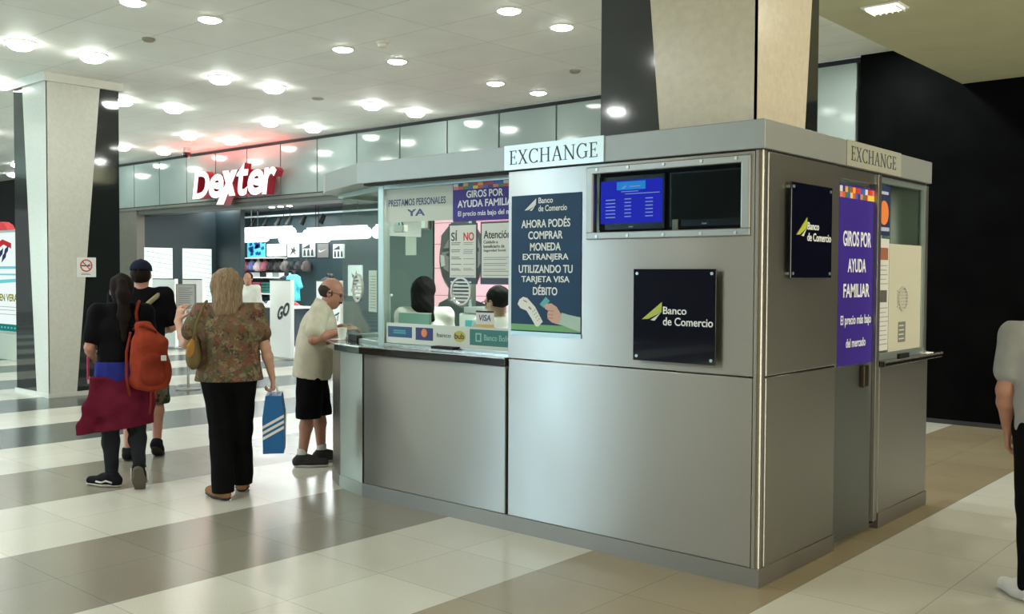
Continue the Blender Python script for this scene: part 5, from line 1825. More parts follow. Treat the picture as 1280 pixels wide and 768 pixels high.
def patches(name, cols, scale, rough=0.85, detail=3.0):
    """print of irregular coloured patches"""
    m = mat(name, cols[0], rough, spec=0.2)
    nt = m.node_tree
    b = nt.nodes['Principled BSDF']
    tc = nt.nodes.new('ShaderNodeTexCoord')
    n = nt.nodes.new('ShaderNodeTexNoise')
    n.inputs['Scale'].default_value = scale * 1.3
    n.inputs['Detail'].default_value = detail
    nt.links.new(tc.outputs['Object'], n.inputs['Vector'])
    ad = nt.nodes.new('ShaderNodeVectorMath')
    ad.operation = 'MULTIPLY_ADD'
    ad.inputs[1].default_value = (0.14, 0.14, 0.14)
    nt.links.new(n.outputs['Color'], ad.inputs[0])
    nt.links.new(tc.outputs['Object'], ad.inputs[2])
    v = nt.nodes.new('ShaderNodeTexVoronoi')
    v.inputs['Scale'].default_value = scale
    nt.links.new(ad.outputs[0], v.inputs['Vector'])
    sp = nt.nodes.new('ShaderNodeSeparateColor')
    nt.links.new(v.outputs['Color'], sp.inputs[0])
    r = nt.nodes.new('ShaderNodeValToRGB')
    r.color_ramp.interpolation = 'CONSTANT'
    while len(r.color_ramp.elements) < len(cols):
        r.color_ramp.elements.new(0.5)
    for i, c in enumerate(cols):
        r.color_ramp.elements[i].position = i / len(cols)
        r.color_ramp.elements[i].color = lin(*c)
    nt.links.new(sp.outputs[0], r.inputs[0])
    nt.links.new(r.outputs[0], b.inputs['Base Color'])
    return m
M_SKIN = skin_mat('skin_light', (200, 156, 134))
M_SKINT = skin_mat('skin_tan', (176, 126, 104))
M_HDARK = hair_mat('hair_dark_brown', (26, 17, 14))
M_HBLON = hair_mat('hair_grey_blond', (136, 116, 94))
M_HBLK = hair_mat('hair_black', (20, 18, 18))
M_HGREY = hair_mat('hair_dark_grey', (62, 54, 50))
M_BLK = cloth('black_cotton', (13, 13, 16))
M_BLK2 = cloth('black_trouser', (12, 12, 14))
M_LEG = cloth('charcoal_leggings', (34, 36, 40))
M_SOLEW = mat('sole_white', (196, 194, 188), 0.6)
M_SOLEB = mat('sole_dark', (40, 38, 36), 0.7)
UP = V3(0, 0, 1)

# ---- woman with the orange backpack
p = person('person', 'person in black top with wine red shirt round her waist and orange backpack', (-4.87, -1.0, 0), (-0.893, 0.451))
J = base_joints(1.66)
J['shL'] = V3(-0.175, 0, 1.345); J['elL'] = V3(-0.235, -0.0, 1.08); J['wrL'] = V3(-0.215, 0.19, 0.985)
J['shR'] = V3(0.165, 0, 1.345); J['elR'] = V3(0.22, 0.03, 1.08); J['wrR'] = V3(0.17, 0.22, 1.02)
J['knL'] = V3(-0.09, 0.03, 0.465); J['anL'] = V3(-0.08, -0.02, 0.085); J['toeL'] = V3(-0.2, 0.07, 0.035)
J['knR'] = V3(0.1, -0.02, 0.46); J['anR'] = V3(0.115, -0.2, 0.165); J['toeR'] = V3(0.125, -0.13, 0.04)
b = body_blob(J, 'f')
at, R = head_blob(b, J['head'] + V3(0, 0, -0.02), V3(0.05, 1, -0.05), UP, 0.98)
hand(b, J['wrL'], V3(0.2, 0.9, -0.2), V3(1, 0, 0), V3(0, 0, 1), 0.9)
hand(b, J['wrR'], V3(-0.4, 0.9, 0), V3(-1, 0, 0), V3(0, 0, 1), 0.8)
body = b.build('body', M_SKINT, p)
eyes(p, at)
t = Blob(0.007)
X = V3(1, 0, 0)
t.cone(V3(0, 0, 0.9), J['waist'], 0.135, 0.118, 0.05, side=X, w=1.38, d=0.95).cone(J['waist'], J['chest'], 0.118, 0.134, 0.05, side=X, w=1.32, d=0.92)
t.cone(J['chest'], V3(0, -0.005, 1.36), 0.134, 0.082, 0.05, side=X, w=1.35, d=0.9).cone(J['shL'], J['shR'], 0.068, 0.068, 0.03)
for s in 'LR':
    t.cone(J['sh' + s], J['sh' + s] * 0.3 + J['el' + s] * 0.7, 0.068, 0.062, 0.03)
    t.cut(J['sh' + s] * 0.32 + J['el' + s] * 0.68 + V3(0, 0, -5), V3(0, 0, -1))
t.cuts = []
t.cut(V3(0, 0, 0.93), -UP).cut(V3(0, 0.02, 1.425), UP).fold(0.004, 26, 3)
t.build('top', M_BLK, p)
# rolled blue band, then the tied shirt hanging like a skirt
w = Blob(0.007)
w.cone(V3(0, 0, 0.87), V3(0, 0, 0.95), 0.15, 0.142, 0.02, side=X, w=1.32, d=0.98).cut(V3(0, 0, 0.82), -UP).cut(V3(0, 0, 0.97), UP).fold(0.006, 40, 7)
w.build('waist_band', cloth('blue_waistband', (38, 44, 116)), p)
w = Blob(0.007)
w.cone(V3(0, 0, 0.82), V3(0, -0.01, 0.62), 0.155, 0.175, 0.03, side=X, w=1.32, d=0.92).cone(V3(0, -0.01, 0.62), V3(0, -0.01, 0.42), 0.175, 0.165, 0.03, side=X, w=1.32, d=0.9)
w.cone(V3(-0.16, -0.06, 0.8), V3(-0.28, -0.1, 0.4), 0.05, 0.06, 0.05, side=V3(1, 0.4, 0), w=1.2, d=0.55)
w.sub(V3(0, 0.05, 0.3), V3(0.14, 0.09, 0.3), 0.02)
w.cut(V3(0, 0, 0.46), V3(0.12, 0, -1)).cut(V3(0, 0, 0.86), UP).fold(0.011, 30, 5)
w.build('tied_shirt', cloth('wine_red_shirt', (92, 24, 44)), p)
l = Blob(0.006)
for s in 'LR':
    H, K, A = J['hip' + s], J['kn' + s], J['an' + s]
    l.cone(H, K, 0.1, 0.066, 0.03)
    mk = K + (A - K) * 0.32
    l.cone(K, mk, 0.065, 0.064, 0.03).cone(mk, A, 0.064, 0.043, 0.03)
    l.cut
l.cone(J['pelvis'], J['waist'] - V3(0, 0, 0.08), 0.126, 0.115, 0.04, side=X, w=1.5, d=0.98)
l.fold(0.002, 50, 2)
l.build('leggings', M_LEG, p)
M_SK8 = cloth('black_canvas', (26, 26, 30), 0.1, 30)
shoe(p, 'shoe', J, 'L', M_SK8, M_SOLEW, stripe=M_SOLEW)
shoe(p, 'shoe', J, 'R', M_SK8, mat('sole_brown', (84, 78, 66), 0.7), lift=1, stripe=M_SOLEW)
hb = Blob(0.006)
c = J['head'] + V3(0, 0, -0.02)
hb.ell(c + V3(0, -0.025, 0.03), (0.088, 0.1, 0.1), 0.02).ell(c + V3(0, -0.05, -0.03), (0.078, 0.07, 0.09), 0.03)
hb.cut(c + V3(0, 0.045, 0.02), V3(0, 1, 0.25))
hb.cone(c + V3(0.0, -0.11, 0.055), c + V3(0.01, -0.145, -0.03), 0.036, 0.045, 0.02).cone(c + V3(0.01, -0.145, -0.03), c + V3(0.015, -0.13, -0.2), 0.045, 0.04, 0.03).cone(c + V3(0.015, -0.13, -0.2), c + V3(0.015, -0.15, -0.38), 0.04, 0.016, 0.03)
hb.fold(0.005, 60, 4)
hb.build('hair', M_HDARK, p)
MB().tube([(0.03 * math.cos(a), c[1] - 0.112 + 0.0, c[2] + 0.05 + 0.03 * math.sin(a)) for a in [k * math.pi / 8 for k in range(16)]], 0.008, 8, closed=True).build('hair_tie', M_BLK, p, local=True, smooth=True)

# her orange backpack
bp = thing('backpack', 'soft orange backpack with long straps on the ponytailed woman', 'backpack', (-4.87, -1.0, 0), p.rotation_euler.z)
M_ORG = cloth('orange_leather', (142, 58, 38), 0.16, 9, 60)
M_ORG2 = cloth('orange_leather_dark', (118, 46, 32), 0.16, 9, 60)
q = Blob(0.007)
q.cone(V3(0.20, -0.215, 0.86), V3(0.19, -0.205, 1.1), 0.115, 0.1, 0.05, side=X, w=1.3, d=0.72).cone(V3(0.19, -0.205, 1.1), V3(0.15, -0.185, 1.24), 0.1, 0.05, 0.04, side=X, w=1.2, d=0.75)
q.fold(0.006, 28, 9)
q.build('bag_body', M_ORG, bp)
q = Blob(0.007)
q.cone(V3(0.22, -0.29, 0.86), V3(0.215, -0.285, 0.98), 0.068, 0.066, 0.03, side=X, w=1.25, d=0.5).fold(0.003, 30, 4)
q.build('pocket', M_ORG2, bp)
MB().tube([(0.11, -0.1, 1.25), (0.1, -0.11, 1.34), (0.115, -0.07, 1.415), (0.125, 0.0, 1.43), (0.125, 0.07, 1.39), (0.13, 0.13, 1.24), (0.17, 0.14, 1.05), (0.26, 0.02, 0.92), (0.28, -0.16, 0.88)], 0.013, 8).build('strap', M_ORG2, bp, local=True, smooth=True)
MB().tube([(0.06, -0.15, 1.2), (0.03, -0.19, 1.05), (0.03, -0.24, 0.86), (0.05, -0.24, 0.72)], 0.011, 8).build('strap', M_ORG2, bp, local=True, smooth=True)
MB().tube([(0.2, -0.24, 0.8), (0.2, -0.27, 0.68), (0.19, -0.25, 0.58)], 0.009, 8).tube([(0.22, -0.24, 0.8), (0.24, -0.28, 0.7)], 0.009, 8).build('drawstring', M_ORG2, bp, local=True, smooth=True)
MB().tube([(0.08, -0.13, 1.22), (0.15, -0.26, 1.26), (0.24, -0.22, 1.2)], 0.012, 8).build('flap_edge', M_ORG2, bp, local=True, smooth=True)
MB().box(0.27, -0.335, 0.99, 0.31, -0.315, 1.03).build('tag', M_WHITE, bp, local=True, bevel=0.004)
# and the pink folder in her hand
t = thing('shopping_folder', 'pink and white folder held in the ponytailed woman\'s hand', 'folder', (-4.87, -1.0, 0), p.rotation_euler.z)
m = MB()
m.box(-0.255, 0.11, 0.80, -0.243, 0.4, 1.0)
m.build('cover', mat('folder_pink', (206, 52, 100), 0.5), t, local=True, bevel=0.004)
MB().box(-0.25, 0.105, 0.79, -0.24, 0.39, 0.82).build('sheets', M_WHITE, t, local=True)

# ---- man in the cap
p = person('person', 'person in navy cap, black tee and camouflage shorts walking towards the shop', (-5.83, -0.33, 0), (-0.78, 0.62))
J = base_joints(1.78)
J['shL'][0] -= 0.03; J['shR'][0] += 0.03
J['elR'] = V3(0.255, 0.05, 1.17); J['wrR'] = V3(0.16, 0.3, 1.12)
J['elL'] = V3(-0.25, 0.05, 1.16); J['wrL'] = V3(-0.14, 0.29, 1.12)
J['knL'] = V3(-0.1, 0.0, 0.5); J['anL'] = V3(-0.1, -0.1, 0.09); J['toeL'] = V3(-0.11, 0.06, 0.04)
J['knR'] = V3(0.11, 0.16, 0.53); J['anR'] = V3(0.12, 0.03, 0.13); J['toeR'] = V3(0.13, 0.17, 0.045)
b = body_blob(J, 'm', 1.02)
at, R = head_blob(b, J['head'] + V3(0, 0, -0.01), V3(0, 1, -0.12), UP, 1.02)
hand(b, J['wrR'], V3(-0.7, 0.7, 0), V3(-0.5, -0.5, 0.5), V3(0, 0, 1), 0.8)
hand(b, J['wrL'], V3(0.7, 0.7, 0), V3(0.5, -0.5, 0.5), V3(0, 0, 1), 0.8)
b.build('body', M_SKINT, p)
eyes(p, at)
t = Blob(0.007)
t.cone(J['pelvis'] - V3(0, 0, 0.02), J['waist'], 0.138, 0.13, 0.05, side=X, w=1.38, d=0.95).cone(J['waist'], J['chest'], 0.13, 0.142, 0.05, side=X, w=1.34, d=0.92)
t.cone(J['chest'], (J['shL'] + J['shR']) / 2, 0.142, 0.085, 0.05, side=X, w=1.4, d=0.9).cone(J['shL'], J['shR'], 0.072, 0.072, 0.03)
for s in 'LR':
    t.cone(J['sh' + s], J['sh' + s] * 0.25 + J['el' + s] * 0.75, 0.074, 0.072, 0.03)
t.cut(J['pelvis'] - V3(0, 0, 0.06), -UP).cut(J['neck'] + V3(0, 0, 0.015), UP).fold(0.005, 24, 8)
t.build('tee_shirt', M_BLK, p)
s_ = Blob(0.007)
for s in 'LR':
    H, K = J['hip' + s], J['kn' + s]
    s_.cone(H, K + V3(0, 0, -0.03), 0.118, 0.105, 0.03)
s_.cone(J['pelvis'], J['waist'] - V3(0, 0, 0.1), 0.135, 0.128, 0.04, side=X, w=1.4, d=0.95)
s_.cut(V3(0, 0, 0.47), -UP).cut(V3(0, 0, 0.95), UP).fold(0.006, 30, 6)
s_.build('shorts', patches('camouflage', [(74, 76, 60), (96, 94, 76), (50, 52, 44), (120, 116, 98)], 14), p)
shoe(p, 'shoe', J, 'L', M_SK8, M_SOLEB)
shoe(p, 'shoe', J, 'R', M_SK8, M_SOLEB, lift=1)
hb = Blob(0.006)
c = J['head'] + V3(0, 0, -0.01)
hb.ell(c + V3(0, -0.02, 0.0), (0.084, 0.1, 0.09), 0.02).cut(c + V3(0, 0.03, 0.0), V3(0, 1, 0.4)).cut(c + V3(0, 0, 0.05), UP).cut(c - V3(0, 0, 0.075), -UP).fold(0.003, 70, 3)
hb.build('hair', M_HDARK, p)
k = Blob(0.005)
k.ell(c + V3(0, -0.008, 0.045), (0.094, 0.113, 0.09), 0.01).cut(c + V3(0, 0, 0.035), V3(0, -0.1, -1))
M_CAP = cloth('navy_cap', (28, 32, 48))
cap = k.build('cap', M_CAP, p)
k = Blob(0.005)
k.ell(c + V3(0, 0.12, 0.035), (0.075, 0.09, 0.012), 0.01).cut(c + V3(0, 0.07, 0), V3(0, -1, 0))
k.build('cap_peak', M_CAP, cap)
MB().lathe([(0.012, 0.0), (0.012, 0.006), (0.002, 0.008)], tuple(c + V3(0, -0.008, 0.132)), 12).build('cap_button', M_CAP, cap, local=True)
sb = thing('shoulder_bag', 'beige strapped bag slung across the man in the cap', 'bag', (-5.83, -0.33, 0), p.rotation_euler.z)
MB().tube([(0.19, -0.03, 1.49), (0.1, -0.135, 1.4), (-0.06, -0.165, 1.24), (-0.2, -0.14, 1.06), (-0.27, -0.02, 0.92)], 0.022, 8).build('strap', cloth('olive_strap', (142, 136, 104)), sb, local=True, smooth=True)
MB().tube([(0.19, -0.03, 1.49), (0.2, 0.06, 1.47), (0.14, 0.14, 1.36), (-0.05, 0.17, 1.15), (-0.26, 0.06, 0.93)], 0.02, 8).build('strap', MATS['olive_strap'], sb, local=True, smooth=True)
q = Blob(0.008)
q.cone(V3(-0.3, -0.06, 0.84), V3(-0.3, 0.12, 0.84), 0.08, 0.08, 0.02, side=UP, w=1.3, d=0.6).fold(0.004, 30, 3)
q.build('bag_body', cloth('olive_bag', (120, 112, 88)), sb)

# ---- woman in the floral blouse
p = person('person', 'person with shoulder length blond hair in floral blouse and black trousers', (-3.97, -0.63, 0), (-0.83, 0.557))
J = base_joints(1.69)
J['shL'] = V3(-0.185, 0, 1.365); J['elL'] = V3(-0.31, 0.06, 1.13); J['wrL'] = V3(-0.375, 0.2, 1.29)
J['shR'] = V3(0.185, 0, 1.365); J['elR'] = V3(0.26, -0.02, 1.1); J['wrR'] = V3(0.31, 0.03, 0.87)
J['knL'] = V3(-0.06, -0.03, 0.48); J['anL'] = V3(-0.045, -0.14, 0.085); J['toeL'] = V3(-0.13, -0.0, 0.035)
J['knR'] = V3(0.08, 0.05, 0.49); J['anR'] = V3(0.085, 0.13, 0.085); J['toeR'] = V3(0.09, 0.28, 0.035)
b = body_blob(J, 'f', 1.08)
at, R = head_blob(b, J['head'] + V3(-0.015, 0.01, -0.01), V3(-0.45, 1, -0.12), UP, 1.0)
hand(b, J['wrL'], V3(0.25, 0.2, 1), V3(0.6, 0.8, 0), V3(1, 0.3, 0), 0.45)
hand(b, J['wrR'], V3(0.1, 0.02, -1), V3(-1, 0.1, 0), V3(0, 1, 0), 1.15)
b.build('body', M_SKIN, p)
eyes(p, at)
t = Blob(0.007)
t.cone(V3(0, -0.015, 0.83), J['waist'], 0.19, 0.15, 0.05, side=X, w=1.32, d=0.95).cone(J['waist'], J['chest'], 0.145, 0.15, 0.05, side=X, w=1.34, d=0.94)
t.cone(J['chest'], V3(0, -0.01, 1.38), 0.15, 0.09, 0.05, side=X, w=1.4, d=0.92).cone(J['shL'], J['shR'], 0.075, 0.075, 0.03)
for s in 'LR':
    t.cone(J['sh' + s], J['sh' + s] * 0.4 + J['el' + s] * 0.6, 0.078, 0.076, 0.03)
t.cut(V3(0, 0, 0.86), -UP).cut(V3(0, 0.05, 1.435), UP).fold(0.006, 22, 11)
t.build('blouse', patches('floral_print', [(104, 88, 66), (110, 72, 60), (84, 82, 62), (126, 114, 92), (108, 92, 66), (72, 62, 52), (120, 84, 72), (88, 92, 72), (104, 74, 52), (120, 108, 80)], 27, 0.85, 5.0), p)
l = Blob(0.007)
for s in 'LR':
    H, K, A = J['hip' + s], J['kn' + s], J['an' + s]
    l.cone(H, K, 0.115, 0.085, 0.03).cone(K, A + V3(0, 0, -0.02), 0.085, 0.082, 0.03)
l.cone(J['pelvis'], J['waist'] - V3(0, 0, 0.05), 0.142, 0.128, 0.04, side=X, w=1.42, d=1.0)
l.ell(V3(0.08, -0.07, 0.88), (0.1, 0.09, 0.12), 0.04).ell(V3(-0.08, -0.07, 0.88), (0.1, 0.09, 0.12), 0.04)
l.cut(V3(0, 0, 0.055), -UP).cut(V3(0, 0, 0.872), UP).fold(0.005, 26, 4)
l.build('trousers', M_BLK2, p)
M_TAN = cloth('tan_leather', (140, 104, 78))
shoe(p, 'sandal', J, 'L', M_TAN, M_SOLEB, sandal=True)
shoe(p, 'sandal', J, 'R', M_TAN, M_SOLEB, sandal=True)
hb = Blob(0.006)
c = J['head'] + V3(-0.015, 0.01, -0.01)
Rh = rotz(math.radians(24))
hb.ell(c + V3(0, -0.02, 0.035), (0.1, 0.113, 0.104), 0.03, Rh).cone(c + V3(0.0, -0.045, 0.0), c + V3(0.0, -0.065, -0.16), 0.105, 0.098, 0.04, side=X, w=1.08, d=0.82)
hb.cone(c + V3(0.075, 0.0, 0.0), c + V3(0.085, -0.01, -0.16), 0.035, 0.03, 0.03).cone(c + V3(-0.08, -0.02, 0.0), c + V3(-0.085, -0.03, -0.15), 0.03, 0.028, 0.03)
hb.sub(c + V3(-0.05, 0.125, -0.05), (0.075, 0.085, 0.11), 0.02, Rh)
hb.cut(c + V3(0, 0, -0.205), V3(0.0, 0.1, -1)).fold(0.006, 48, 12)
hb.build('hair', M_HBLON, p)
m = MB()
for q in (-1, 1):
    ctr = at(0.033 * q, 0.112, 0.0)
    a1, a2 = R[:, 0], R[:, 2]
    m.tube([tuple(ctr + a1 * 0.025 * math.cos(v) + a2 * 0.018 * math.sin(v)) for v in [k_ * math.pi / 8 for k_ in range(16)]], 0.003, 6, closed=True)
    m.tube([tuple(at(0.058 * q, 0.11, 0.005)), tuple(at(0.084 * q, 0.05, 0.01)), tuple(at(0.086 * q, -0.02, 0.0))], 0.003, 6)
m.build('glasses', mat('glasses_dark', (40, 34, 32), 0.3), p, local=True, smooth=True)
hbag = thing('handbag', 'mustard and olive handbag hung from the floral blouse woman\'s shoulder', 'handbag', (-3.97, -0.63, 0), p.rotation_euler.z)
q = Blob(0.007)
q.cone(V3(-0.25, -0.18, 1.03), V3(-0.23, 0.1, 1.03), 0.075, 0.075, 0.03, side=UP, w=1.05, d=0.65).cone(V3(-0.25, -0.14, 1.12), V3(-0.23, 0.06, 1.12), 0.06, 0.055, 0.03, side=UP, w=1.0, d=0.6)
q.fold(0.004, 25, 5)
q.build('bag_body', cloth('olive_leather', (104, 92, 62), 0.1, 8), hbag)
q = Blob(0.006)
q.cone(V3(-0.262, -0.225, 1.1), V3(-0.235, -0.1, 1.16), 0.05, 0.03, 0.03, side=UP, w=1.2, d=0.5)
q.build('flap', cloth('mustard_leather', (164, 116, 58), 0.1, 8), hbag)
MB().tube([(-0.25, -0.17, 1.14), (-0.22, -0.12, 1.3), (-0.17, -0.06, 1.43), (-0.16, 0.03, 1.445), (-0.2, 0.09, 1.32), (-0.24, 0.07, 1.13)], 0.011, 8).build('strap', MATS['olive_leather'], hbag, local=True, smooth=True)

# her blue carrier bag
pw = p.matrix_basis @ Vector((0.325, 0.035, 0.78))
hx, hy = pw.x, pw.y
t = thing('shopping_bag', 'blue paper shopping bag with three white slanting stripes in a hand', 'shopping bag', (hx, hy, 0.315))
fa = math.radians(-8)
bx_, by_ = Vector((math.cos(math.radians(133)), math.sin(math.radians(133)), 0)), None
fbg = Frame((hx, hy, 0.315), Vector((0.62, 0.78, 0)), (0, 0, 1))
W2, D2, H2 = 0.075, 0.30, 0.43
M_BAGB = mat('bag_blue', (20, 98, 160), 0.45)
m = MB()
prof = [(-W2, 0), (W2, 0), (W2 + 0.005, H2 * 0.6), (W2 * 0.75, H2), (-W2 * 0.75, H2), (-W2 - 0.005, H2 * 0.6)]
m.prism(prof, -D2 / 2, D2 / 2, 0, fbg)
bag = m.build('bag_body', M_BAGB, t)
m = MB()
for k in range(3):
    v = 0.1 + 0.042 * k
    m.poly(fbg, [(-W2 - 0.004, v), (W2 + 0.002, v + 0.085), (W2 + 0.002, v + 0.107), (-W2 - 0.004, v + 0.022)], D2 / 2, D2 / 2 + 0.002)
m.build('stripe_mark', M_WHITE, t)
m = MB()
fside = Frame(fbg(W2 + 0.0065, 0, 0), -fbg.n, (0, 0, 1))
for k in range(3):
    v = 0.12 + 0.045 * k
    m.poly(fside, [(-0.1, v), (0.1, v + 0.1), (0.1, v + 0.12), (-0.1, v + 0.02)], 0.0, 0.002)
m.build('stripe_mark', M_WHITE, t)
for nn in (-0.04, 0.04):
    MB().tube([tuple(fbg(-0.03, H2 - 0.01, nn)), tuple(fbg(-0.012, H2 + 0.07, nn * 0.4)), tuple(fbg(0.012, H2 + 0.07, nn * 0.4)), tuple(fbg(0.03, H2 - 0.01, nn))], 0.005, 8).build('handle', M_WHITE, t, smooth=True)

# ---- bald man at the counter
p = person('person', 'person with bald crown in pale shirt and black shorts leaning at the booth end', (-4.46, 0.52, 0), (0.62, 0.78))
J = base_joints(1.66)
J['pelvis'] = V3(0, -0.02, 0.9); J['waist'] = V3(0, 0.0, 1.04); J['chest'] = V3(0, 0.04, 1.2)
J['shL'] = V3(-0.18, 0.07, 1.33); J['shR'] = V3(0.18, 0.05, 1.33); J['neck'] = V3(0, 0.08, 1.39); J['head'] = V3(0.0, 0.15, 1.47)
J['elR'] = V3(0.30, 0.0, 1.10); J['wrR'] = V3(0.24, 0.27, 1.185)
J['elL'] = V3(-0.24, 0.08, 1.1); J['wrL'] = V3(-0.13, 0.24, 1.19)
J['anR'] = V3(0.1, -0.1, 0.085); J['toeR'] = V3(0.12, 0.06, 0.035); J['knR'] = V3(0.1, -0.05, 0.47)
J['anL'] = V3(-0.11, 0.06, 0.085); J['toeL'] = V3(-0.12, 0.22, 0.035); J['knL'] = V3(-0.1, 0.04, 0.47)
J['belly'] = V3(0, 0.1, 1.02)
b = body_blob(J, 'm', 1.08, belly=0.95)
at, R = head_blob(b, J['head'] + V3(0, 0.0, 0.02), V3(0.12, 1, -0.33), UP, 1.03, jaw=1.15)
hand(b, J['wrR'], V3(-0.5, 0.8, 0.1), V3(-0.3, 0, -1), V3(-1, 0, 0), 0.5)
hand(b, J['wrL'], V3(0.4, 0.9, 0.1), V3(0.2, 0, -1), V3(1, 0, 0), 0.5)
b.build('body', M_SKINT, p)
eyes(p, at, 1.03)
t = Blob(0.007)
t.cone(J['pelvis'] - V3(0, 0, 0.13), J['waist'], 0.162, 0.15, 0.05, side=X, w=1.3, d=1.0).cone(J['waist'], J['chest'], 0.15, 0.155, 0.05, side=X, w=1.3, d=0.96)
t.cone(J['chest'], (J['shL'] + J['shR']) / 2, 0.155, 0.095, 0.05, side=X, w=1.38, d=0.95).cone(J['shL'], J['shR'], 0.08, 0.08, 0.03)
t.ell(J['belly'] - V3(0, 0.01, 0.03), V3(0.165, 0.15, 0.2), 0.06)
for s in 'LR':
    t.cone(J['sh' + s], J['sh' + s] * 0.3 + J['el' + s] * 0.7, 0.08, 0.08, 0.03)
t.cut(V3(0, 0, 0.755), V3(0, -0.12, -1)).cut(J['neck'] + V3(0, 0.0, 0.02), V3(0, 0.35, 1)).fold(0.006, 24, 14)
t.build('shirt', cloth('pale_linen_shirt', (198, 192, 172), 0.06, 18), p)
cb = Blob(0.005)
cb.cone(J['neck'] + V3(0, -0.015, -0.02), J['neck'] + V3(0, 0.0, 0.03), 0.08, 0.07, 0.01, side=X, w=1.0, d=1.0).cut(J['neck'] + V3(0, 0, 0.035), V3(0, 0.4, 1)).cut(J['neck'] + V3(0, 0, -0.02), V3(0, -0.3, -1))
cb.build('collar', MATS['pale_linen_shirt'], p)
s_ = Blob(0.007)
for s in 'LR':
    H, K = J['hip' + s], J['kn' + s]
    s_.cone(V3(H[0], H[1] - 0.02, 0.86), K + V3(0, 0, -0.03), 0.122, 0.112, 0.03)
s_.cone(J['pelvis'], J['waist'] - V3(0, 0, 0.1), 0.145, 0.14, 0.04, side=X, w=1.36, d=0.98)
s_.cut(V3(0, 0, 0.42), -UP).cut(V3(0, 0, 0.8), UP).fold(0.006, 26, 6)
s_.build('shorts', M_BLK2, p)
for s in 'LR':
    so = Blob(0.005)
    A = J['an' + s]
    so.cone(A + V3(0, 0, 0.07), A - V3(0, 0, 0.02), 0.043, 0.044, 0.02).cut(A + V3(0, 0, 0.075), UP)
    so.build('sock', cloth('white_sock', (206, 204, 198)), p)
    shoe(p, 'shoe', J, s, cloth('grey_trainer', (58, 56, 56)), M_SOLEW)
c = J['head'] + V3(0, 0, 0.02)
u_ = R[:, 2]; f_ = R[:, 1]; s0 = R[:, 0]
hb = Blob(0.005)
hb.ell(c + f_ * -0.018 + u_ * 0.005, (0.086, 0.1, 0.083), 0.02, R)
hb.cut(c + u_ * 0.062, u_).cut(c - u_ * 0.055, -u_).cut(c + f_ * 0.018, f_ + u_ * 0.25).fold(0.003, 70, 9)
hb.build('hair', M_HGREY, p)
mu = Blob(0.004)
mu.ell(at(0.02, 0.102, -0.057), V3(0.024, 0.01, 0.009), 0.006, R).ell(at(-0.02, 0.102, -0.057), V3(0.024, 0.01, 0.009), 0.006, R)
mu.build('moustache', M_HGREY, p)
m = MB()
for q in (-1, 1):
    ctr = at(0.033 * q, 0.122, 0.0)
    m.tube([tuple(ctr + s0 * 0.024 * math.cos(v) + u_ * 0.017 * math.sin(v)) for v in [k_ * math.pi / 8 for k_ in range(16)]], 0.0025, 6, closed=True)
    m.tube([tuple(at(0.057 * q, 0.12, 0.004)), tuple(at(0.086 * q, 0.05, 0.01)), tuple(at(0.09 * q, -0.02, 0.0))], 0.0025, 6)
m.tube([tuple(at(-0.01, 0.125, 0.004)), tuple(at(0.01, 0.125, 0.004))], 0.0025, 6)
m.build('glasses', MATS['glasses_dark'], p, local=True, smooth=True)

# ---- shop assistant in white, far back
p = person('person', 'person in white shirt and dark trousers standing in front of the shop', (-13.66, 6.0, 0), (0.55, -0.83))
J = base_joints(1.68)
J['elL'] = V3(-0.24, 0.02, 1.08); J['wrL'] = V3(-0.16, 0.2, 1.0)
b = body_blob(J, 'm', 1.0, h=0.009)
at, R = head_blob(b, J['head'], V3(-0.3, 1, -0.05), UP, 1.0)
hand(b, J['wrL'], V3(0.3, 0.9, 0), V3(1, 0, 0), V3(0, 0, 1), 0.6)
hand(b, J['wrR'], V3(0, 0.1, -1), V3(-1, 0, 0), V3(0, 1, 0), 0.6)
b.build('body', M_SKINT, p)
t = Blob(0.009)
t.cone(J['pelvis'] - V3(0, 0, 0.02), J['waist'], 0.14, 0.128, 0.05, side=X, w=1.38, d=0.95).cone(J['waist'], J['chest'], 0.128, 0.138, 0.05, side=X, w=1.34, d=0.92)
t.cone(J['chest'], (J['shL'] + J['shR']) / 2, 0.138, 0.085, 0.05, side=X, w=1.4, d=0.9).cone(J['shL'], J['shR'], 0.072, 0.072, 0.03)
for s in 'LR':
    t.cone(J['sh' + s], J['el' + s], 0.07, 0.055, 0.03).cone(J['el' + s], J['wr' + s] * 0.9 + J['el' + s] * 0.1, 0.055, 0.044, 0.03)
t.cut(J['pelvis'] - V3(0, 0, 0.05), -UP).cut(J['neck'] + V3(0, 0, 0.01), UP).fold(0.004, 24, 8)
t.build('shirt', cloth('white_shirt', (218, 218, 208), 0.05), p)
l = Blob(0.009)
for s in 'LR':
    H, K, A = J['hip' + s], J['kn' + s], J['an' + s]
    l.cone(H, K, 0.105, 0.075, 0.03).cone(K, A, 0.075, 0.06, 0.03)
l.cone(J['pelvis'], J['waist'] - V3(0, 0, 0.08), 0.13, 0.125, 0.04, side=X, w=1.4, d=0.95).cut(V3(0, 0, 0.05), -UP)
l.build('trousers', M_BLK2, p)
shoe(p, 'shoe', J, 'L', M_BLK, M_SOLEB)
shoe(p, 'shoe', J, 'R', M_BLK, M_SOLEB)
hb = Blob(0.008)
c = J['head']
hb.ell(c + V3(0, -0.025, 0.035), (0.084, 0.1, 0.094), 0.02).cut(c + V3(0, 0.05, 0.05), V3(0, 1, -0.5)).cut(c + V3(0, 0, -0.06), -UP)
hb.build('hair', M_HDARK, p)

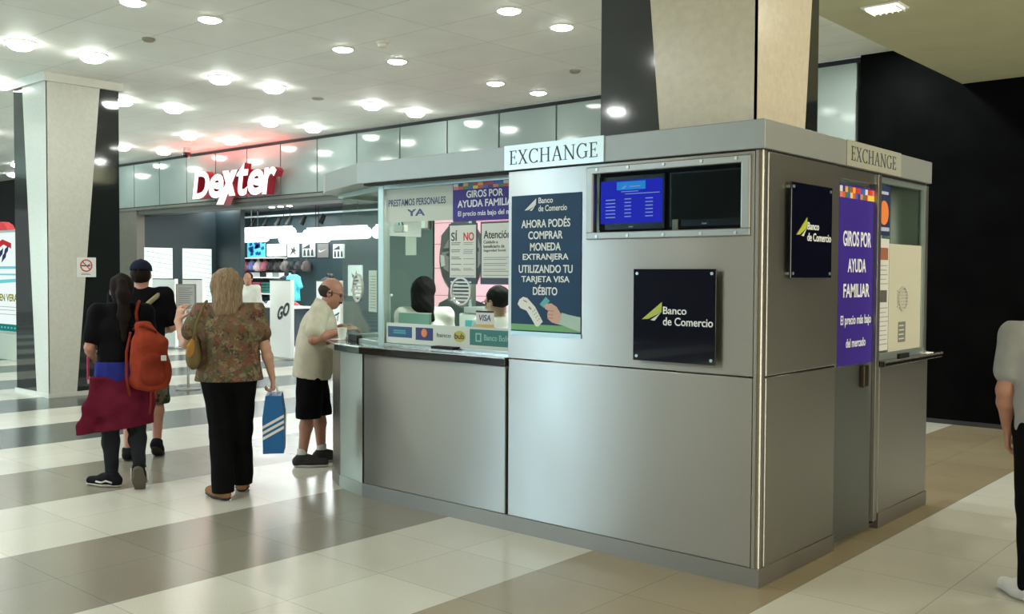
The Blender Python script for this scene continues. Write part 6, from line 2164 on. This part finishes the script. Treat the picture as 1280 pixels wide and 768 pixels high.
# ---- man at the right edge of the picture
p = person('person', 'person in grey tee and black jeans half out of frame beside the black wall', (1.21, 0.82, 0), (-0.25, 0.97))
J = base_joints(1.66)
J['shL'][0] = -0.185; J['shR'][0] = 0.185
J['elL'] = V3(-0.235, -0.03, 1.07); J['wrL'] = V3(-0.215, 0.07, 0.85)
J['anL'] = V3(-0.1, -0.06, 0.085); J['toeL'] = V3(-0.2, 0.07, 0.035)
b = body_blob(J, 'm', 1.05)
at, R = head_blob(b, J['head'], V3(0, 1, 0), UP)
hand(b, J['wrL'], V3(0, 0.15, -1), V3(1, 0, 0), V3(0, 1, 0), 0.6)
hand(b, J['wrR'], V3(0, 0.1, -1), V3(-1, 0, 0), V3(0, 1, 0), 0.6)
b.build('body', M_SKINT, p)
eyes(p, at)
t = Blob(0.007)
t.cone(J['pelvis'] - V3(0, 0, 0.02), J['waist'], 0.142, 0.135, 0.05, side=X, w=1.36, d=0.95).cone(J['waist'], J['chest'], 0.135, 0.145, 0.05, side=X, w=1.34, d=0.92)
t.cone(J['chest'], (J['shL'] + J['shR']) / 2, 0.145, 0.085, 0.05, side=X, w=1.4, d=0.9).cone(J['shL'], J['shR'], 0.074, 0.074, 0.03)
for s in 'LR':
    t.cone(J['sh' + s], J['sh' + s] * 0.35 + J['el' + s] * 0.65, 0.078, 0.074, 0.03)
t.cut(J['pelvis'] - V3(0, 0, 0.06), -UP).cut(J['neck'] + V3(0, 0, 0.01), UP).fold(0.005, 24, 8)
t.build('tee_shirt', cloth('grey_tee', (150, 150, 146), 0.06), p)
l = Blob(0.007)
for s in 'LR':
    H, K, A = J['hip' + s], J['kn' + s], J['an' + s]
    l.cone(H, K, 0.108, 0.078, 0.03).cone(K, A, 0.078, 0.056, 0.03)
l.cone(J['pelvis'], J['waist'] - V3(0, 0, 0.08), 0.132, 0.125, 0.04, side=X, w=1.4, d=0.95).cut(V3(0, 0, 0.06), -UP).fold(0.005, 30, 3)
l.build('jeans', M_BLK2, p)
shoe(p, 'shoe', J, 'L', cloth('white_trainer', (214, 214, 210), 0.04), M_SOLEW)
shoe(p, 'shoe', J, 'R', MATS['white_trainer'], M_SOLEW)
hb = Blob(0.007)
c = J['head']
hb.ell(c + V3(0, -0.025, 0.035), (0.084, 0.1, 0.094), 0.02).cut(c + V3(0, 0.05, 0.05), V3(0, 1, -0.5)).cut(c + V3(0, 0, -0.06), -UP)
hb.build('hair', M_HDARK, p)


# ---- the two tellers inside the booth, seated on high stools
def teller(label, loc, facing, hair, h_off, hairkind, head_fw, arm_fw):
    p = person('person', label, loc, facing)
    J = base_joints(1.64)
    zs = 0.80 + h_off
    J['pelvis'] = V3(0, 0, zs); J['waist'] = V3(0, 0.01, zs + 0.15); J['chest'] = V3(0, 0.02, zs + 0.33); J['neck'] = V3(0, 0.03, zs + 0.52); J['head'] = V3(0, 0.055, zs + 0.64)
    for s, q in (('L', -1), ('R', 1)):
        J['sh' + s] = V3(0.17 * q, 0.02, zs + 0.455); J['el' + s] = V3(0.22 * q, 0.1, zs + 0.2); J['wr' + s] = V3(0.1 * q, 0.32, zs + 0.22)
        J['hip' + s] = V3(0.09 * q, 0.03, zs - 0.04); J['kn' + s] = V3(0.1 * q, 0.42, zs - 0.03); J['an' + s] = V3(0.1 * q, 0.4, zs - 0.43); J['toe' + s] = V3(0.1 * q, 0.54, zs - 0.48)
    sex = 'f' if hairkind == 'long' else 'm'
    b = body_blob(J, sex)
    at, R = head_blob(b, J['head'], head_fw, UP)
    for s, q in (('L', 1), ('R', -1)):
        hand(b, J['wr' + s], V3(0.3 * q, 0.9, -0.1), V3(0, 0, -1), V3(q, 0, 0), 0.4)
    b.build('body', M_SKIN, p)
    eyes(p, at)
    t = Blob(0.007)
    t.cone(J['pelvis'] - V3(0, 0, 0.02), J['waist'], 0.14, 0.125, 0.05, side=X, w=1.38, d=0.95).cone(J['waist'], J['chest'], 0.125, 0.138, 0.05, side=X, w=1.34, d=0.92)
    t.cone(J['chest'], (J['shL'] + J['shR']) / 2, 0.138, 0.085, 0.05, side=X, w=1.38, d=0.9).cone(J['shL'], J['shR'], 0.072, 0.072, 0.03)
    for s in 'LR':
        t.cone(J['sh' + s], J['el' + s], 0.07, 0.06, 0.03).cone(J['el' + s], J['wr' + s] * 0.8 + J['el' + s] * 0.2, 0.058, 0.048, 0.03)
    t.cut(J['pelvis'] - V3(0, 0, 0.06), -UP).cut(J['neck'] + V3(0, 0, 0.005), UP).fold(0.004, 28, 8)
    t.build('shirt', MATS['white_shirt'], p)
    l = Blob(0.008)
    for s in 'LR':
        H, K, A = J['hip' + s], J['kn' + s], J['an' + s]
        l.cone(H, K, 0.1, 0.075, 0.03).cone(K, A, 0.075, 0.055, 0.03)
    l.ell(J['pelvis'] - V3(0, 0, 0.02), (0.18, 0.14, 0.1), 0.04)
    l.build('trousers', M_BLK2, p)
    shoe(p, 'shoe', J, 'L', M_BLK, M_SOLEB)
    shoe(p, 'shoe', J, 'R', M_BLK, M_SOLEB)
    c = J['head']
    hb = Blob(0.006)
    u_ = R[:, 2]; f_ = R[:, 1]; s0 = R[:, 0]
    if hairkind == 'long':
        hb.ell(c - f_ * 0.02 + u_ * 0.035, (0.096, 0.112, 0.1), 0.03, R)
        hb.cone(c - f_ * 0.05, c - f_ * 0.08 - u_ * 0.1, 0.085, 0.08, 0.04, side=s0, w=1.1, d=0.8)
        hb.cone(c - f_ * 0.075 - u_ * 0.1 + s0 * 0.04, c - f_ * 0.1 - u_ * 0.23 + s0 * 0.1, 0.055, 0.02, 0.04)
        hb.sub(c + f_ * 0.13 - u_ * 0.03, V3(0.075, 0.08, 0.11), 0.02, R)
    else:
        hb.ell(c - f_ * 0.02 + u_ * 0.033, (0.086, 0.105, 0.096), 0.02, R)
        hb.cut(c + f_ * 0.055 + u_ * 0.05, f_ - u_ * 0.6).cut(c - u_ * 0.06, -u_)
        hb.sub(c + f_ * 0.1 - u_ * 0.04, V3(0.09, 0.07, 0.075), 0.02, R)
    hb.fold(0.003, 60, 6)
    hb.build('hair', hair, p)
    if hairkind != 'long':
        m = MB()
        for q in (-1, 1):
            ctr = at(0.033 * q, 0.115, 0.0)
            m.tube([tuple(ctr + s0 * 0.024 * math.cos(v) + u_ * 0.017 * math.sin(v)) for v in [k_ * math.pi / 8 for k_ in range(16)]], 0.0025, 6, closed=True)
            m.tube([tuple(at(0.057 * q, 0.113, 0.004)), tuple(at(0.086 * q, 0.05, 0.01)), tuple(at(0.088 * q, -0.02, 0.0))], 0.0025, 6)
        m.build('glasses', MATS['glasses_dark'], p, local=True, smooth=True)
    st = thing('high_stool', 'black high stool under the ' + ('long-haired' if hairkind == 'long' else 'spectacled') + ' teller inside the booth', 'stool', loc)
    MB().lathe([(0.19, zs - 0.16), (0.2, zs - 0.14), (0.19, zs - 0.11), (0.05, zs - 0.1)], (loc[0], loc[1], 0), 24).build('seat', M_BLK, st)
    MB().lathe([(0.025, 0.03), (0.025, zs - 0.16)], (loc[0], loc[1], 0), 14).build('column', M_POST, st)
    MB().lathe([(0.2, 0.0), (0.2, 0.02), (0.04, 0.045)], (loc[0], loc[1], 0), 24).build('base', M_POST, st)
    if hairkind != 'long':
        a = unit(V3(facing[0], facing[1], 0))
        fbk = Frame((loc[0] - a[0] * 0.22, loc[1] - a[1] * 0.22, 0), (a[1], -a[0], 0), (0, 0, 1))
        MB().box(-0.17, zs + 0.02, -0.02, 0.17, zs + 0.3, 0.02, 0, fbk).build('backrest', M_BLK, st, bevel=0.02)
        MB().tube([(loc[0], loc[1], zs - 0.15), (loc[0] - a[0] * 0.24, loc[1] - a[1] * 0.24, zs - 0.13), (loc[0] - a[0] * 0.23, loc[1] - a[1] * 0.23, zs + 0.1)], 0.015).build('back_arm', M_POST, st)
    return p


teller('person with long black hair in a white blouse seated behind the teller window', (-3.44, 0.86, 0.0), (-0.75, 0.66), M_HBLK, 0.06, 'long', V3(0.3, 1, -0.1), 0)
teller('person in glasses and white shirt seated behind the headed notice', (-2.68, 0.95, 0.0), (-0.95, 0.2), M_HBLK, 0.0, 'short', V3(-0.2, 1, -0.15), 0)

# inside the booth: desk, teal screen and boxes on it
t = thing('teller_desk', 'white teller desk standing inside the booth', 'desk', (-2.9, 1.9, 0))
MB().box(-3.9, 1.55, 0.98, -1.75, 2.3, 1.02).build('desk_top', M_WHITE, t, bevel=0.006)
MB().box(-3.85, 1.6, 0.0, -3.8, 2.25, 0.98).box(-1.85, 1.6, 0.0, -1.8, 2.25, 0.98).build('side_panel', M_WHITE, t)
t = thing('computer_screen', 'teal computer screen in front of the spectacled teller', 'screen', (-3.0, 1.75, 1.02))
fsn = Frame((-3.0, 1.75, 0), (0.75, 0.66, 0), (0, 0, 1))
MB().box(-0.2, 1.12, -0.03, 0.2, 1.46, 0.0, 0, fsn).build('casing', M_WHITE, t, bevel=0.006)
MB().box(-0.185, 1.135, 0.0, 0.185, 1.445, 0.002, 0, fsn).build('screen', mat('screen_teal', (70, 150, 152), 0.3, emit=(60, 140, 144), strength=0.5), t)
m = MB()
bars(m, fsn, -0.12, 0.12, [1.4, 1.35, 1.28], 0.02, 0.002, 0.003)
m.build('screen_lines', mat('screen_dark_teal', (40, 96, 104), 0.4), t)
MB().box(-3.06, 1.74, 1.02, -2.94, 1.86, 1.14).build('stand', M_POST, t)
t = thing('document_tray', 'pale green translucent document tray behind the teller window', 'tray', (-2.95, 0.38, 1.118))
MB().box(-3.14, 0.3, 1.119, -2.8, 0.45, 1.26).box(-3.14, 0.3, 1.26, -2.8, 0.32, 1.36).build('tray', mat('tray_green', (136, 176, 162), 0.3), t, bevel=0.006)
MB().box(-3.14, 0.298, 1.36, -2.8, 0.322, 1.366).build('rim', M_WHITE, t)
t = thing('printer', 'white desktop printer at the far left inside the booth', 'printer', (-3.7, 1.9, 1.02))
MB().box(-3.87, 1.7, 1.021, -3.5, 2.05, 1.3).build('casing', M_WHITE, t, bevel=0.015)
MB().box(-3.8, 1.69, 1.3, -3.55, 2.0, 1.36).build('paper_tray', mat('printer_grey', (170, 176, 172), 0.4), t, bevel=0.008)
MB().box(-3.78, 1.695, 1.12, -3.62, 1.7, 1.24).build('teal_panel', MATS['screen_teal'], t)
